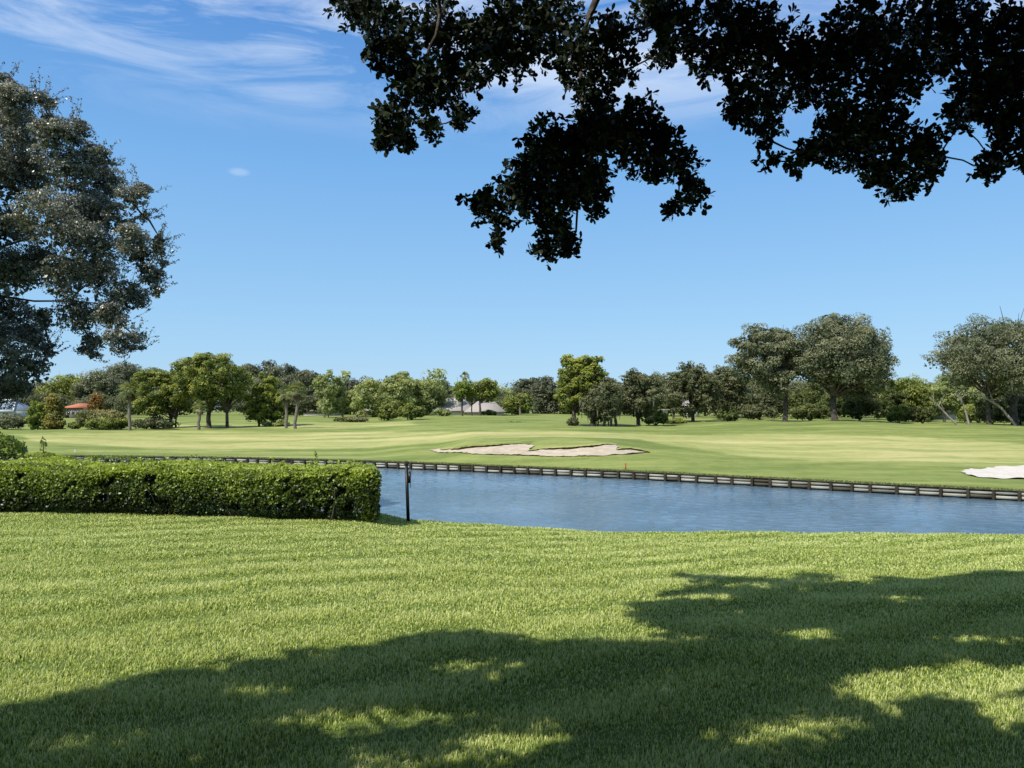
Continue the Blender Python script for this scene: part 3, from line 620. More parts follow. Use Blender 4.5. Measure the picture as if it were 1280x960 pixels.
# --- mid distance, centre left
tree('pine_tree', 'thin crowned pale tree, left of two with bare upper limbs', 'tree', 394, 422, 462, 512, 150, [410], 'light_leaf', 'bark_pale', seed=60, lobn=16, thr=-.3, tw=.4)
tree('pine_tree', 'thin crowned pale tree, right of two with bare upper limbs', 'tree', 412, 442, 462, 508, 152, [428], 'light_leaf', 'bark_pale', seed=61, lobn=16, thr=-.3, tw=.4)
tree('pine_tree', 'pale green spreading tree above the brown house', 'tree', 436, 482, 470, 514, 150, [446, 466], 'light_leaf', seed=62, lobn=24, thr=-.6)
tree('pine_tree', 'rounded pale tree right of the brown house', 'tree', 476, 520, 461, 514, 148, [497], 'light_leaf', seed=63, lobn=26, thr=-.6)
tree('pine_tree', 'open crowned pale tree with sky showing through, left of the grey roof', 'tree', 512, 562, 456, 514, 152, [541, 534], 'light_leaf', 'bark_pale', seed=64, lobn=24, thr=-.25)
bush('large olive bush, left half of the rounded pair on the fairway rim', 472, 500, 504, 127, 'green_leaf', 65, lobn=18)
bush('large olive bush, right half of the rounded pair on the fairway rim', 496, 533, 502, 125, 'green_leaf', 66, lobn=18)
bush('low reedy plants in front of the brown house', 412, 466, 520, 124, 'palm_leaf', 67, lobn=14)
tree('shade_tree', 'light green tree in front of the grey roofed house', 'tree', 562, 600, 474, 497, 140, [578, 590], 'bright_leaf', seed=68, lobn=20, thr=-.7, tw=.3)
tree('shade_tree', 'green tree right of the chimney of the grey roofed house', 'tree', 590, 626, 471, 499, 140, [600], 'green_leaf', seed=69, lobn=20, thr=-.7, tw=.4)
palm('tall palm rising above the grey roofed house', 581, 464, 205, 5, 8, group=None)
palm('short palm right of the grey roofed house', 620, 495, 162, 6, 9)
palm('short palm standing before the round green tree', 650, 494, 148, 7, 7, dead=False)
tree('shade_tree', 'round bright green tree casting a shadow right of the grey roof', 'tree', 625, 670, 489, 515, 150, [649], 'green_leaf', seed=70, lobn=24, tw=.3, dens=1.2)
tree('oak_tree', 'dark grey oak behind the round bright green tree', 'tree', 634, 682, 470, 516, 185, [660], 'far_leaf', seed=71, lobn=26)
tree('oak_tree', 'dark grey oak touching the left of the centre cypress', 'tree', 660, 706, 468, 516, 180, [685], 'far_leaf', seed=72, lobn=26)
bush('shrub at the corner of the grey roofed house', 540, 566, 509, 144, 'light_leaf', 80)
bush('low shrub under the right end of the grey roof', 600, 622, 511, 143, 'green_leaf', 81)
# --- background row, with a position each
bg = [
 (-30, 30, 468, 240, 'far_leaf', 'dark background tree behind the white trimmed roof'),
 (22, 70, 474, 235, 'oak_leaf_grey', 'background tree behind the lime green young tree'),
 (58, 112, 468, 230, 'green_leaf', 'background tree right behind the red roofed house'),
 (96, 150, 462, 225, 'oak_leaf_grey', 'background tree above the small orange tree'),
 (112, 184, 453, 260, 'far_leaf', 'tallest background oak between red roof and leafy tree'),
 (300, 346, 451, 215, 'far_leaf', 'background oak just right of the domed tree crown'),
 (334, 384, 455, 220, 'far_leaf', 'background oak above the bronze topped cypress'),
 (368, 408, 463, 215, 'far_leaf', 'background oak right of the two palms'),
 (390, 440, 476, 210, 'oak_leaf_grey', 'background tree behind the two thin crowned trees'),
 (430, 484, 480, 210, 'oak_leaf_grey', 'background tree behind the brown house'),
 (478, 530, 476, 215, 'oak_leaf_grey', 'background tree behind the rounded olive bushes'),
 (520, 572, 474, 220, 'oak_leaf_grey', 'background tree left of the tall distant palm'),
 (560, 612, 478, 225, 'far_leaf', 'background tree below the tall distant palm'),
 (600, 650, 482, 225, 'light_leaf', 'background tree right end behind the grey roof'),
 (690, 740, 470, 180, 'oak_leaf', 'background tree behind the centre cypress'),
 (740, 800, 472, 175, 'oak_leaf', 'background tree behind the drooping mossy oak'),
 (806, 850, 466, 170, 'oak_leaf', 'background tree between the forked oak and the wide oak'),
 (850, 912, 462, 170, 'oak_leaf_grey', 'background tree behind the wide dark oak'),
 (900, 965, 466, 165, 'oak_leaf', 'background tree behind the left broad oak'),
 (955, 1030, 470, 165, 'oak_leaf', 'background tree behind the trunks of the broad pair'),
 (1020, 1090, 472, 165, 'oak_leaf', 'background tree behind the tallest oak trunk'),
 (1080, 1150, 474, 165, 'oak_leaf_grey', 'background tree behind the right thicket'),
 (1140, 1215, 476, 165, 'oak_leaf_grey', 'background tree behind the gap with the white house'),
 (1210, 1300, 470, 165, 'oak_leaf', 'background tree far behind the right edge oak'),
]
bg += [(y[0], y[1], y[2], y[3], y[4], y[5]) for y in [
 (200, 250, 462, 230, 'far_leaf', 'dark background tree showing left of the domed crown'), (280, 330, 456, 235, 'oak_leaf_grey', 'background tree showing right behind the domed crown'),
 (318, 366, 458, 200, 'oak_leaf_grey', 'olive background tree over the bronze topped cypress'), (352, 398, 462, 198, 'far_leaf', 'background tree showing between the two palms'),
 (414, 462, 472, 196, 'far_leaf', 'background tree showing between thin crowned and spreading pale trees'), (456, 506, 474, 196, 'far_leaf', 'background tree showing left of the rounded pale tree'),
 (500, 548, 476, 196, 'far_leaf', 'background tree showing behind the open crowned pale tree'), (588, 640, 482, 212, 'far_leaf', 'background tree closing the view right of the chimney'),
 (712, 762, 468, 165, 'oak_leaf_grey', 'background tree closing the gap right of the cypress'), (776, 826, 468, 160, 'oak_leaf', 'background tree closing the gap over the forked oak'),
 (884, 934, 462, 150, 'oak_leaf_grey', 'background tree beside the left broad oak crown'), (1124, 1186, 474, 150, 'green_leaf', 'background tree under the sky gap between the broad oaks')]]
for i, (x0, x1, yt, D, mt, lb) in enumerate(bg):
    ex = (x1-x0)*.17; tree('oak_tree', lb, 'tree', x0-ex, x1+ex, yt-2, 516, D, [(x0+x1)/2], mt, seed=200+i, group='trees in the background row', lobn=24, lobr=.19, dens=.8, leafpx=1.9, thr=-1.2)
for i, (x0, x1, yt, D, mt, lb) in enumerate([
 (92, 160, 492, 205, 'oak_leaf', 'shaded underbrush between the red roof and the palmettos'), (150, 226, 486, 195, 'oak_leaf', 'shaded underbrush behind the left leaning leafy tree'),
 (296, 352, 488, 185, 'oak_leaf', 'shaded underbrush behind the bronze topped cypress'), (346, 402, 488, 172, 'oak_leaf', 'shaded underbrush behind the two palms'),
 (404, 450, 492, 168, 'green_leaf', 'underbrush behind the thin crowned trees'), (446, 500, 490, 180, 'green_leaf', 'underbrush right of the brown house'), (496, 548, 488, 180, 'oak_leaf', 'underbrush left of the chimney house'),
 (630, 690, 492, 195, 'oak_leaf', 'underbrush behind the round bright green tree'), (684, 740, 494, 190, 'oak_leaf', 'underbrush far behind the centre cypress'),
 (736, 800, 492, 160, 'oak_leaf', 'underbrush behind the drooping mossy oak'), (796, 850, 494, 158, 'green_leaf', 'underbrush behind the forked oak'), (876, 930, 482, 145, 'oak_leaf', 'underbrush behind the dark gap filling oak'),
 (924, 990, 478, 140, 'oak_leaf', 'underbrush behind the left broad oak trunk'), (984, 1050, 478, 140, 'deep_leaf', 'underbrush behind the tallest oak trunk'), (1046, 1112, 476, 140, 'oak_leaf', 'underbrush deep behind the right thicket'), (1108, 1172, 484, 140, 'oak_leaf', 'underbrush left of the white house gap'),
 (1196, 1262, 482, 140, 'oak_leaf', 'underbrush behind the palmetto thicket'), (1256, 1330, 480, 140, 'oak_leaf', 'underbrush at the far right edge'), (-30, 40, 490, 215, 'far_leaf', 'underbrush behind the white trimmed roof'), (20, 84, 492, 215, 'oak_leaf', 'underbrush left of the red roofed house')]):
    bush(lb, x0-8, x1+8, yt-4, D, mt, 300+i, name='underbrush', group='underbrush below the background trees', stems=False, lobn=14, dens=1.0)
# far wood: one mass
rng = np.random.default_rng(77); lob = []
for ang in np.linspace(-1.15, 1.15, 190):
    D = rng.uniform(330, 420); X = math.tan(ang)*D if abs(ang) < 1 else math.tan(ang)*D; hh = rng.uniform(10, 15); z = 2.6
    lob.append((np.array([X, D, z+hh*.55]), (rng.uniform(6, 10), 6, hh*.5), rng.uniform(.2, .7))); lob.append((np.array([X+rng.uniform(-4, 4), D-3, z+hh*.2]), (9, 5, hh*.3), rng.uniform(.1, .5)))
V, Q, T, P = lobe_leaves(lob, 90000, .95, rng, thr=-3)
o = mesh('far_wood', V, Q, M['far_leaf'], tint=T); o['kind'] = 'stuff'; o['label'] = 'distant grey green wood closing the horizon'; o['category'] = 'wood'

# ------------------------------------------------------------------ houses
def house(label, x0, x1, yridge, yeave, D, wallm, roofm, seed=0, ybase=None, chimney=None, nwin=3, trim=False, name='house', depth=9, ridge=.45):
    rng = np.random.default_rng(seed); a = at(x0, yeave, D); b = at(x1, yeave, D); top = at((x0+x1)/2, yridge, D)[2]; W = b[0]-a[0]; cx = (a[0]+b[0])/2; ez = a[2]; bz = min(gz(cx, D), at(x0, ybase, D)[2] if ybase else 99)
    cy = D+depth/2; root = thing(name, label, 'house', (cx, cy, bz)); ov = .5
    mb = MB(); mb.box((cx, cy, (bz+ez)/2-.2), (W-2*ov, depth-2*ov, ez-bz+.4)); mb.build('wall', M[wallm], root)
    x, y = W/2, depth/2; rw = W/2*ridge; t = .16
    V = [(cx-x, cy-y, ez), (cx+x, cy-y, ez), (cx+x, cy+y, ez), (cx-x, cy+y, ez), (cx-x, cy-y, ez+t), (cx+x, cy-y, ez+t), (cx+x, cy+y, ez+t), (cx-x, cy+y, ez+t), (cx-rw, cy, top), (cx+rw, cy, top)]
    rb = MB(); rb.add(V, [(3, 2, 1, 0), (0, 1, 5, 4), (1, 2, 6, 5), (2, 3, 7, 6), (3, 0, 4, 7), (4, 5, 9, 8), (6, 7, 8, 9)], [(5, 6, 9), (7, 4, 8)]); ro = rb.build('roof', M[roofm], root)
    if chimney:
        c = at(chimney[0], chimney[1], D+2); h = c[2]-ez; mb = MB(); mb.box((c[0], D+2.4, ez+h/2), (1.5, 1.3, h)); ch = mb.build('chimney', M['stucco'], root); mb = MB(); mb.box((c[0], D+2.4, ez+h+.1), (1.9, 1.7, .22)); mb.build('cap', M['white_trim'], ch)
    hh = ez-bz
    if hh > 1.3:
        for i in range(nwin):
            wx = cx-W/2+W*(i+1)/(nwin+1); mb = MB(); mb.box((wx, D+ov-.02, bz+hh*.52), (min(1.5, W/(nwin+2)), .08, hh*.42)); w = mb.build('window', M['white_trim'], root)
            mb = MB(); mb.box((wx, D+ov-.06, bz+hh*.52), (min(1.5, W/(nwin+2))*.85, .06, hh*.36)); mb.build('pane', M['glass'], w)
        mb = MB(); mb.box((cx-W/2+W*.18/(1), D+ov-.02, bz+hh*.4), (1.0, .07, hh*.8)); mb.build('door', M['timber_dark'], root)
    if trim:
        for (p, q) in ((V[4], V[8]), (V[5], V[9])): mb = MB(); mb.tube([np.array(p)+[0, -.05, .06], np.array(q)+[0, 0, .06]], [.16, .16], 5); mb.build('hip_trim', M['white_trim'], ro)
        mb = MB(); mb.box((cx, D-.06, ez+.02), (W+.1, .1, .35)); mb.build('fascia', M['white_trim'], ro); mb = MB(); mb.box((cx, cy, top+.2), (2*rw+1, .8, .5)); mb.build('ridge_vent', M['white_trim'], ro)
    return root
house('small house with an orange red tiled roof behind the bronze tree', 78, 102, 504, 510, 185, 'stucco_brown', 'roof_red', 1, nwin=3)
house('blue grey hip roofed pavilion with white trim at the left edge', -28, 17, 501, 514, 190, 'white_trim', 'roof_blue', 2, trim=True, name='pavilion', ridge=.3, depth=11)
house('sprawling grey shingled house with pale chimney on the centre rise', 540, 592, 496.5, 514, 150, 'stucco', 'roof_pale', 3, chimney=(572, 492), ridge=.35, depth=12)
house('lower grey roofed wing right of the chimney house', 580, 632, 501, 515.5, 147, 'stucco', 'roof_pale', 4, ridge=.4, depth=11)
house('brown house half hidden behind the reedy plants', 446, 480, 510, 514, 158, 'stucco_brown', 'roof_grey', 5, nwin=4)
house('grey house with pale windows hidden behind the two palms', 376, 420, 509, 514, 178, 'stucco', 'roof_grey', 6, nwin=4)
house('white gabled house glimpsed through the forks of the wide oak', 860, 878, 496, 508, 150, 'white_trim', 'roof_grey', 7)
house('white house glimpsed through the gap under the right oak', 1166, 1200, 510, 517, 150, 'white_trim', 'roof_grey', 8)
house('low white house glimpsed left of the wide oak trunks', 825, 838, 509, 513, 155, 'white_trim', 'roof_grey', 9)

# ------------------------------------------------------------------ small things
def stake(label, px, py, D, mat, h, w, name='marker_stake'):
    p = at(px, py, D); z = gz(p[0], D); mb = MB(); mb.box((p[0], D, z+h/2), (w, w, h), .3, .5, .9); mb.box((p[0], D, z+h+.02), (w*1.3, w*1.3, .04), .3)
    o = mb.build(name, M[mat]); o['label'] = label; o['category'] = 'stake'
stake('short orange stake standing above the lake wall', 782, 590, 43.2, 'stake_orange', .30, .06)
stake('short pale stake on the grass above the left hedge', 94, 569, 58.5, 'white_trim', .32, .06)

# post on the near bank
bp = at(510.5, 650, 20.9); bzp = lz(bp[0], 20.9)
root = thing('post', 'slim black metal post with a small side box right of the hedge', 'post', (bp[0], 20.9, bzp))
tp = at(508, 581, 20.9); mb = MB(); P = np.array([[bp[0], 20.9, bzp-.1], [tp[0], 20.9, tp[2]]])
hgt = tp[2]-bzp+.1; mb.box(((bp[0]), 20.9, bzp-.1+hgt/2), (.088, .088, hgt), .1, .5, .95, (tp[0]-bp[0], 0)); mb.build('shaft', M['black_paint'], root)
mb = MB(); mb.box((tp[0], 20.9, tp[2]+.02), (.12, .12, .04), .1); mb.tube([[tp[0], 20.9, tp[2]+.04], [tp[0], 20.9, tp[2]+.10]], [.03, .035], 8); mb.build('cap', M['timber_dark'], root)
mb = MB(); mb.tube([[tp[0]-.05, 20.9, tp[2]+.12], [tp[0]+.03, 20.88, tp[2]+.09], [tp[0]+.08, 20.9, tp[2]+.06]], [.012, .02, .01], 5); mb.build('finial', M['bark_palm'], root)
bx = at(512.2, 597, 20.9); mb = MB(); mb.box((bx[0], 20.87, bx[2]), (.065, .10, .28), .1); mb.box((bx[0], 20.87, bx[2]+.15), (.055, .09, .03), .1); mb.build('side_box', M['black_paint'], root)
mb = MB(); mb.box((bx[0]+.018, 20.87, bx[2]-.20), (.018, .03, .14), .1); mb.build('conduit', M['timber_dark'], root)

# hedge
rng = np.random.default_rng(31)
hz0 = lz(-9, 20); root = thing('hedge', 'long clipped green hedge on the left bank of the lake', 'hedge', (-12, 20.4, hz0))
HX0, HX1, HY0, HY1 = -24, -3.32, 19.25, 21.7
def hedge_top(X, Y): return 2.33+.05*np.sin(X*1.3)+.05*np.sin(X*.45+1)-.08*(X > -4.2)+.03*np.sin(Y*3+X*2)
def hedge_bumps(X, Z): return .07*np.sin(X*1.1+.4*np.sin(Z*3))+.05*np.sin(X*2.7+1.3+Z)
NF = 75000; X = rng.uniform(HX0, HX1, NF); s = rng.random(NF)**.62; zb = lawn(X, np.full(NF, 19.3)); top = hedge_top(X, 19.3); Z = zb+.07+(top-zb-.07)*s
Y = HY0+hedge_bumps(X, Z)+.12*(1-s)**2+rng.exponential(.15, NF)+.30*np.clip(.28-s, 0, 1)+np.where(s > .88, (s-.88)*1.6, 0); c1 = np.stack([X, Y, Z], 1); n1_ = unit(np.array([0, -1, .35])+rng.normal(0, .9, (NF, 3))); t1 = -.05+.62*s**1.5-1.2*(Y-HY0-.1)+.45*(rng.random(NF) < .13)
NT = 80000; X = rng.uniform(HX0, HX1, NT); Y = rng.uniform(HY0+.02, HY1, NT); Z = hedge_top(X, Y)-rng.exponential(.05, NT)-.14*np.clip(1-(Y-HY0)/.25, 0, 1)**2-.15*np.clip(1-(HX1-X)/.25, 0, 1)**2; c2 = np.stack([X, Y, Z], 1); n2_ = unit(np.array([0, -.2, 1])+rng.normal(0, .6, (NT, 3))); t2 = np.full(NT, .80)
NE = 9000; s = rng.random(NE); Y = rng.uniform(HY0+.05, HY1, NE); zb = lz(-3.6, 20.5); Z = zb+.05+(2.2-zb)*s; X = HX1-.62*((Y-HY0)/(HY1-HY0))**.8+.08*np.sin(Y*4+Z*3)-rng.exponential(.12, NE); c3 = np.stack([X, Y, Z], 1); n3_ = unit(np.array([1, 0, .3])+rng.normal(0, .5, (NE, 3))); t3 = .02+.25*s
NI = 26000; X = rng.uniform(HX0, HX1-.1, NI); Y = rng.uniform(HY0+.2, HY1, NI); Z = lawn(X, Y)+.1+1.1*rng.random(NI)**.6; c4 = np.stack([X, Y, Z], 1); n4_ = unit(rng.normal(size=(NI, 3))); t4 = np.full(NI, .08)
# shoots sticking out of the top
NS = 2600; xs_ = rng.uniform(HX0, HX1, 260); ys_ = rng.uniform(HY0+.1, HY1, 260); k = rng.integers(0, 260, NS); hh = rng.random(NS)*(.05+.16*rng.random(260)**2)[k]; c5 = np.stack([xs_[k]+rng.normal(0, .03, NS), ys_[k]+rng.normal(0, .03, NS), hedge_top(xs_[k], ys_[k])+hh], 1); n5_ = unit(np.array([0, -.3, 1])+rng.normal(0, .8, (NS, 3))); t5 = np.full(NS, .75)
C = np.concatenate([c1, c2, c3, c4, c5]); N = np.concatenate([n1_, n2_, n3_, n4_, n5_]); T = np.concatenate([t1, t2, t3, t4, t5])  # tints hold painted light: bright top and specks, dark base, end and inside
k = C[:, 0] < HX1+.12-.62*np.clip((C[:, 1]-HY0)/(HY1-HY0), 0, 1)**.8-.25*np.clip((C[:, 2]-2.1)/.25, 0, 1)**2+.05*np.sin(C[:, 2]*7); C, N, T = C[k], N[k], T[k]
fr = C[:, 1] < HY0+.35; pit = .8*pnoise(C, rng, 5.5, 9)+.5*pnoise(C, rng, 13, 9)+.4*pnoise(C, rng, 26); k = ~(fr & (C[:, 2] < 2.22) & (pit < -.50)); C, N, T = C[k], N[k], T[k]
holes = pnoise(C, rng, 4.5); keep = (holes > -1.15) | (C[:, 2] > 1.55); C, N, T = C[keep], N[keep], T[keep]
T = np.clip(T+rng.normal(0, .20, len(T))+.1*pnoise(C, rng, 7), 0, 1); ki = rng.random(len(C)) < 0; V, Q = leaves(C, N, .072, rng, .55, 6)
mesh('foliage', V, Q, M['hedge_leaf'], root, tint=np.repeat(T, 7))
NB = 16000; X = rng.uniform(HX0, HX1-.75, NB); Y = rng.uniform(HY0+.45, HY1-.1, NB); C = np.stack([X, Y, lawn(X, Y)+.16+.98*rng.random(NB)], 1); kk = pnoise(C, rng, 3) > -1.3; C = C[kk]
V, Q = leaves(C, unit(rng.normal(size=C.shape)), .15, rng, .7, 4); mesh('inner_foliage', V, Q, M['hedge_leaf'], root, tint=np.full(len(V), .03))  # inner leaves coloured near black for the shade inside the hedge
mb = MB()
for i in range(170):
    x = rng.uniform(HX0, HX1-1.1); y = rng.uniform(HY0+.25, HY1-.3); b = np.array([x, y, lz(x, y)-.03]); e = b+np.array([rng.uniform(-.5, .5), rng.uniform(-.5, .2), rng.uniform(.6, 1.0)]); mb.tube(curve(b, e, rng, 0, 5, .06), np.linspace(.022, .008, 5), 5)
mb.build('stems', M['stem'], root)['kind'] = 'stuff'

# rough shrub and climbing shoots behind the hedge, far left
def near_shrub(label, lobes, n, size, mat, seed, base, shoots=()):
    rng = np.random.default_rng(seed); root = thing('shrub', label, 'shrub', base); V, Q, T, P = lobe_leaves(lobes, n, size, rng, thr=-1.2, kind=6); mesh('foliage', V, Q, M[mat], root, tint=T); mb = MB()
    for l in lobes: mb.tube(curve(base, l[0], rng, .1, 5), np.linspace(.03, .01, 5), 5)
    mb.build('stem', M['stem'], root)
c = at(-12, 560, 22.6); near_shrub('dark shrub poking above the left end of the hedge', [(c, (1.0, .6, .45), .35), (c+np.array([.5, 0, -.15]), (.55, .5, .35), .45), (c+np.array([-.6, .2, .2]), (.8, .6, .5), .3)], 5200, .085, 'hedge_leaf', 5, (c[0], 22.6, 1.0))
c = at(52, 571, 22.4); near_shrub('low loose shoots trailing along the hedge top at left', [(c, (.55, .25, .14), .5), (at(75, 574, 22.4), (.5, .2, .12), .5), (at(54, 557, 22.4), (.09, .08, .26), .35)], 900, .075, 'hedge_leaf', 6, (c[0], 22.4, 1.0))
c = at(140, 574, 22.3); near_shrub('sparse dark sprigs above the hedge, below the domed tree', [(c, (.8, .2, .10), .3), (at(118, 573, 22.3), (.3, .2, .11), .3), (at(180, 576, 22.3), (.5, .2, .09), .3)], 420, .075, 'hedge_leaf', 8, (c[0], 22.3, 1.0))
c = at(394, 572, 22.0); near_shrub('single upright sprig above the right part of the hedge', [(c, (.06, .06, .22), .6), (at(391, 578, 22), (.10, .08, .10), .6)], 60, .07, 'hedge_leaf', 9, (c[0], 22.0, 1.0))

# ------------------------------------------------------------------ left bank tree
rng = np.random.default_rng(51); D = 25.0; tb = np.array([-22.0, 25.5, 1.0])
root = thing('oak_tree', 'big near oak with glinting small leaves filling the left edge', 'tree', tb)
blobs = [(-60,140,90),(-30,220,90),(20,130,26),(6,110,20),(50,125,14),(30,165,38),(70,175,30),(60,130,12),(95,165,22),(30,220,55),(85,215,40),(120,195,20),(130,230,30),(165,250,22),(178,240,14),(110,262,38),(150,280,28),(60,280,48),(10,290,40),(110,310,42),(165,300,22),(175,325,28),(200,310,14),(190,345,18),(120,350,40),(160,370,30),(195,365,10),(80,350,34),(100,395,30),(140,400,30),(150,425,22),(170,420,13),(115,430,18),(60,330,30),(20,345,40),(15,400,45),(40,430,30),(55,400,18),(10,455,38),(45,465,24),(25,485,18),(-20,350,60),(-25,430,55),(-10,490,30),(60,440,14),(120,445,10),(105,440,9),(165,437,8),(178,436,5),(135,205,10),(180,270,10),(205,330,7),(62,150,12),(200,300,8)]
lobes = []; mb = MB(); hub = tb+np.array([0.5, 0, 5.5])
mb.tube(np.array([tb-[0, 0, .2], tb+[0, 0, .5], tb+[.2, 0, 3], hub]), [.6, .45, .38, .34], 10)
main = [curve(hub, at(x, y, D+dy), rng, .12, 8, .05) for x, y, dy in ((60, 180, .5), (120, 260, -.5), (80, 330, 0), (20, 420, -.7), (-30, 180, 1), (130, 380, .4))]
for P in main: mb.tube(P, np.linspace(.07, .02, 8), 6)
allm = np.concatenate(main)
lb = []
for (x, y, r) in blobs:
    dy = rng.uniform(-1.5, 1.5)*(1 if r > 20 else .5); c = at(x, y, D+dy); lb.append(c); R = r/F*D*.92; tbs = .52 if y < 330 else (.36 if x > 70 else .12)  # lower left lobes coloured darker to stand in for shade
    if y < 330 or x > 90: tbs += .1*math.sin(x*.05)
    lobes.append((c, (R, R*1.2, R), tbs+rng.uniform(-.1, .1)))
for k, src in connect(list(allm), lb):
    c = lb[k]; R = lobes[k][1][0]; mb.tube(curve(src, c, rng, .05, 5), np.linspace(.04, .015, 5), 5)
    for _ in range(int(3+R*6)):
        d = unit(rng.normal(size=3)+np.array([.3, 0, .5])); mb.tube(curve(c, c+d*R*rng.uniform(.7, 1.1), rng, .02, 4), np.linspace(.012, .004, 4), 4)
off = []
for i in range(40):   # crown beyond the frame
    c = tb+np.array([rng.uniform(-5.5, 5), rng.uniform(-4.5, 6), rng.uniform(7, 14.5)]); q = proj(c)
    if q[0] > -90 and q[1] < 540: continue
    off.append((c, (1.7, 1.7, 1.3), .4))
for (x, y, r), c in zip(blobs, lb):  # unseen clusters added towards the sun to shade the lower left leaves
    if x < 75 and y > 330:
        for t in (5, 6.5, 8):
            p_ = c+SUN*t
            if proj(p_)[0] < -75: off.append((p_, (1.5, 1.5, 1.2), .3))
V2, Q2, T2, P2 = lobe_leaves(off, 42000, .22, rng, thr=-2)
mesh('outer_crown_and_blockers', V2, Q2, M['left_leaf'], root, tint=T2)
V, Q, T, P = lobe_leaves(lobes, 260000, .085, rng, thr=-.5, updown=.5, aspect=.5, kind=4, core=.03, sub=18, nrand=1.1)
T = np.clip(T+np.repeat(rng.normal(0, .3, len(T)//4), 4), 0, 1)
mesh('crown', V, Q, M['left_leaf'], root, tint=T); 
# twiggy shoots with leaves round the outline
sh = []; 
for _ in range(210):
    l = lobes[rng.integers(0, len(blobs))]; d = unit(rng.normal(size=3)+np.array([.5, 0, .55])); s = l[0]+d*np.array(l[1])*.85; e = s+unit(d+np.array([0, 0, .5]))*rng.uniform(.25, .75)
    P = curve(s, e, rng, .05, 6, .05); mb.tube(P, np.linspace(.008, .003, 6), 3); t = rng.random(22); k = (t*4.99).astype(int); sh.append(P[k]+(P[k+1]-P[k])*(t*4.99-k)[:, None]+rng.normal(0, .035, (22, 3)))
sh = np.concatenate(sh); V, Q = leaves(sh, unit(rng.normal(size=sh.shape)+[0, 0, .4]), .08, rng, .5); mesh('shoots', V, Q, M['left_leaf'], root, tint=np.repeat(rng.uniform(.1, .9, len(sh)), 4))
mb.build('trunk', M['bark'], root, True)

# ------------------------------------------------------------------ overhanging oak above the camera
rng = np.random.default_rng(61); tb = np.array([7.5, -5.5, 1.55])
root = thing('oak_tree', 'dark overhanging oak whose leafy boughs hang into the top of the view', 'tree', tb)
VB = [(438,12,20),(480,25,38),(470,62,16),(500,70,36),(520,110,42),(487,150,26),(476,178,12),(505,172,14),(550,40,48),(562,100,36),(575,148,16),(540,162,16),(592,95,16),(600,50,38),(640,25,48),(622,70,24),(650,72,24),(690,30,50),(722,70,40),(742,125,36),(765,50,40),(775,90,14),(735,175,36),
 (690,180,40),(668,205,30),(722,210,46),(760,170,34),(800,155,34),(828,180,30),(850,212,24),(866,245,18),(845,264,12),(640,245,26),(608,262,15),(594,262,8),(624,282,12),(622,308,10),(665,255,32),(702,250,40),(745,262,14),(690,292,28),(680,318,12),(708,310,18),(742,230,26),(790,195,26),(820,215,14),
 (812,8,26),(842,26,32),(832,66,20),(868,58,26),(880,88,10),(912,28,46),(902,78,20),(926,122,22),(958,58,58),(958,130,36),(925,142,12),(1010,90,52),(1060,55,58),(1058,140,44),(958,178,9),(964,204,8),(992,206,9),(1010,196,12),(1034,182,26),(1070,190,30),(1098,160,40),(1120,100,46),(1110,212,26),(1092,228,12),(1148,190,34),(1160,216,18),(1128,242,9),(1115,238,9),(1122,45,48),(1182,25,48),(1240,50,58),(1222,115,42),(1262,150,32),(1202,150,16),(1240,195,12),(1250,212,9),(1235,214,7),(1276,100,50),(1330,60,60),(1330,140,60),(1300,190,30),
 (455,0,16),(420,3,6),(1180,75,20)]
limbm = MB(); twig = MB()
hub = tb+np.array([-.3, .5, 4.2])
limbm_main = [np.array([hub, [5.5, -1, 7.2], [3.6, 3.5, 8.6], [1.6, 6.6, 8.3], at(738, -20, 7.6), at(728, 60, 7.5), at(722, 120, 7.5), at(735, 200, 7.4), at(720, 290, 7.3)]),
              np.array([hub, [6.5, 0, 7.2], [6.2, 4, 8.6], [5.2, 7, 8.8], at(1100, -10, 8.2), at(1080, 100, 8.1), at(1120, 200, 8.0)]),
              np.array([hub, [4.5, -1, 7.6], [1, 3, 8.5], [-.8, 6, 8.2], at(560, -20, 7.4), at(540, 60, 7.3), at(510, 130, 7.3)]),
              np.array([hub, [8, 1, 7.4], [8.3, 5, 8.4], [7, 8, 8.2], at(1240, 20, 8.2), at(1235, 120, 8.1)])]
def dens_(P, n=26):
    t = np.linspace(0, 1, len(P)); tt = np.linspace(0, 1, n)
    Q_ = np.stack([np.interp(tt, t, P[:, k]) for k in range(3)], 1)
    for _ in range(3): Q_[1:-1] = (Q_[:-2]+Q_[1:-1]+Q_[2:])/3
    return Q_+np.vstack([np.zeros(3), rng.normal(0, .02, (n-2, 3)), np.zeros(3)])
mains = [dens_(P) for P in limbm_main]
for P, w in zip(mains, (.15, .15, .12, .12)): limbm.tube(P, np.geomspace(w, .010, 26), 8)
allm = np.concatenate([P[9:] for P in mains])
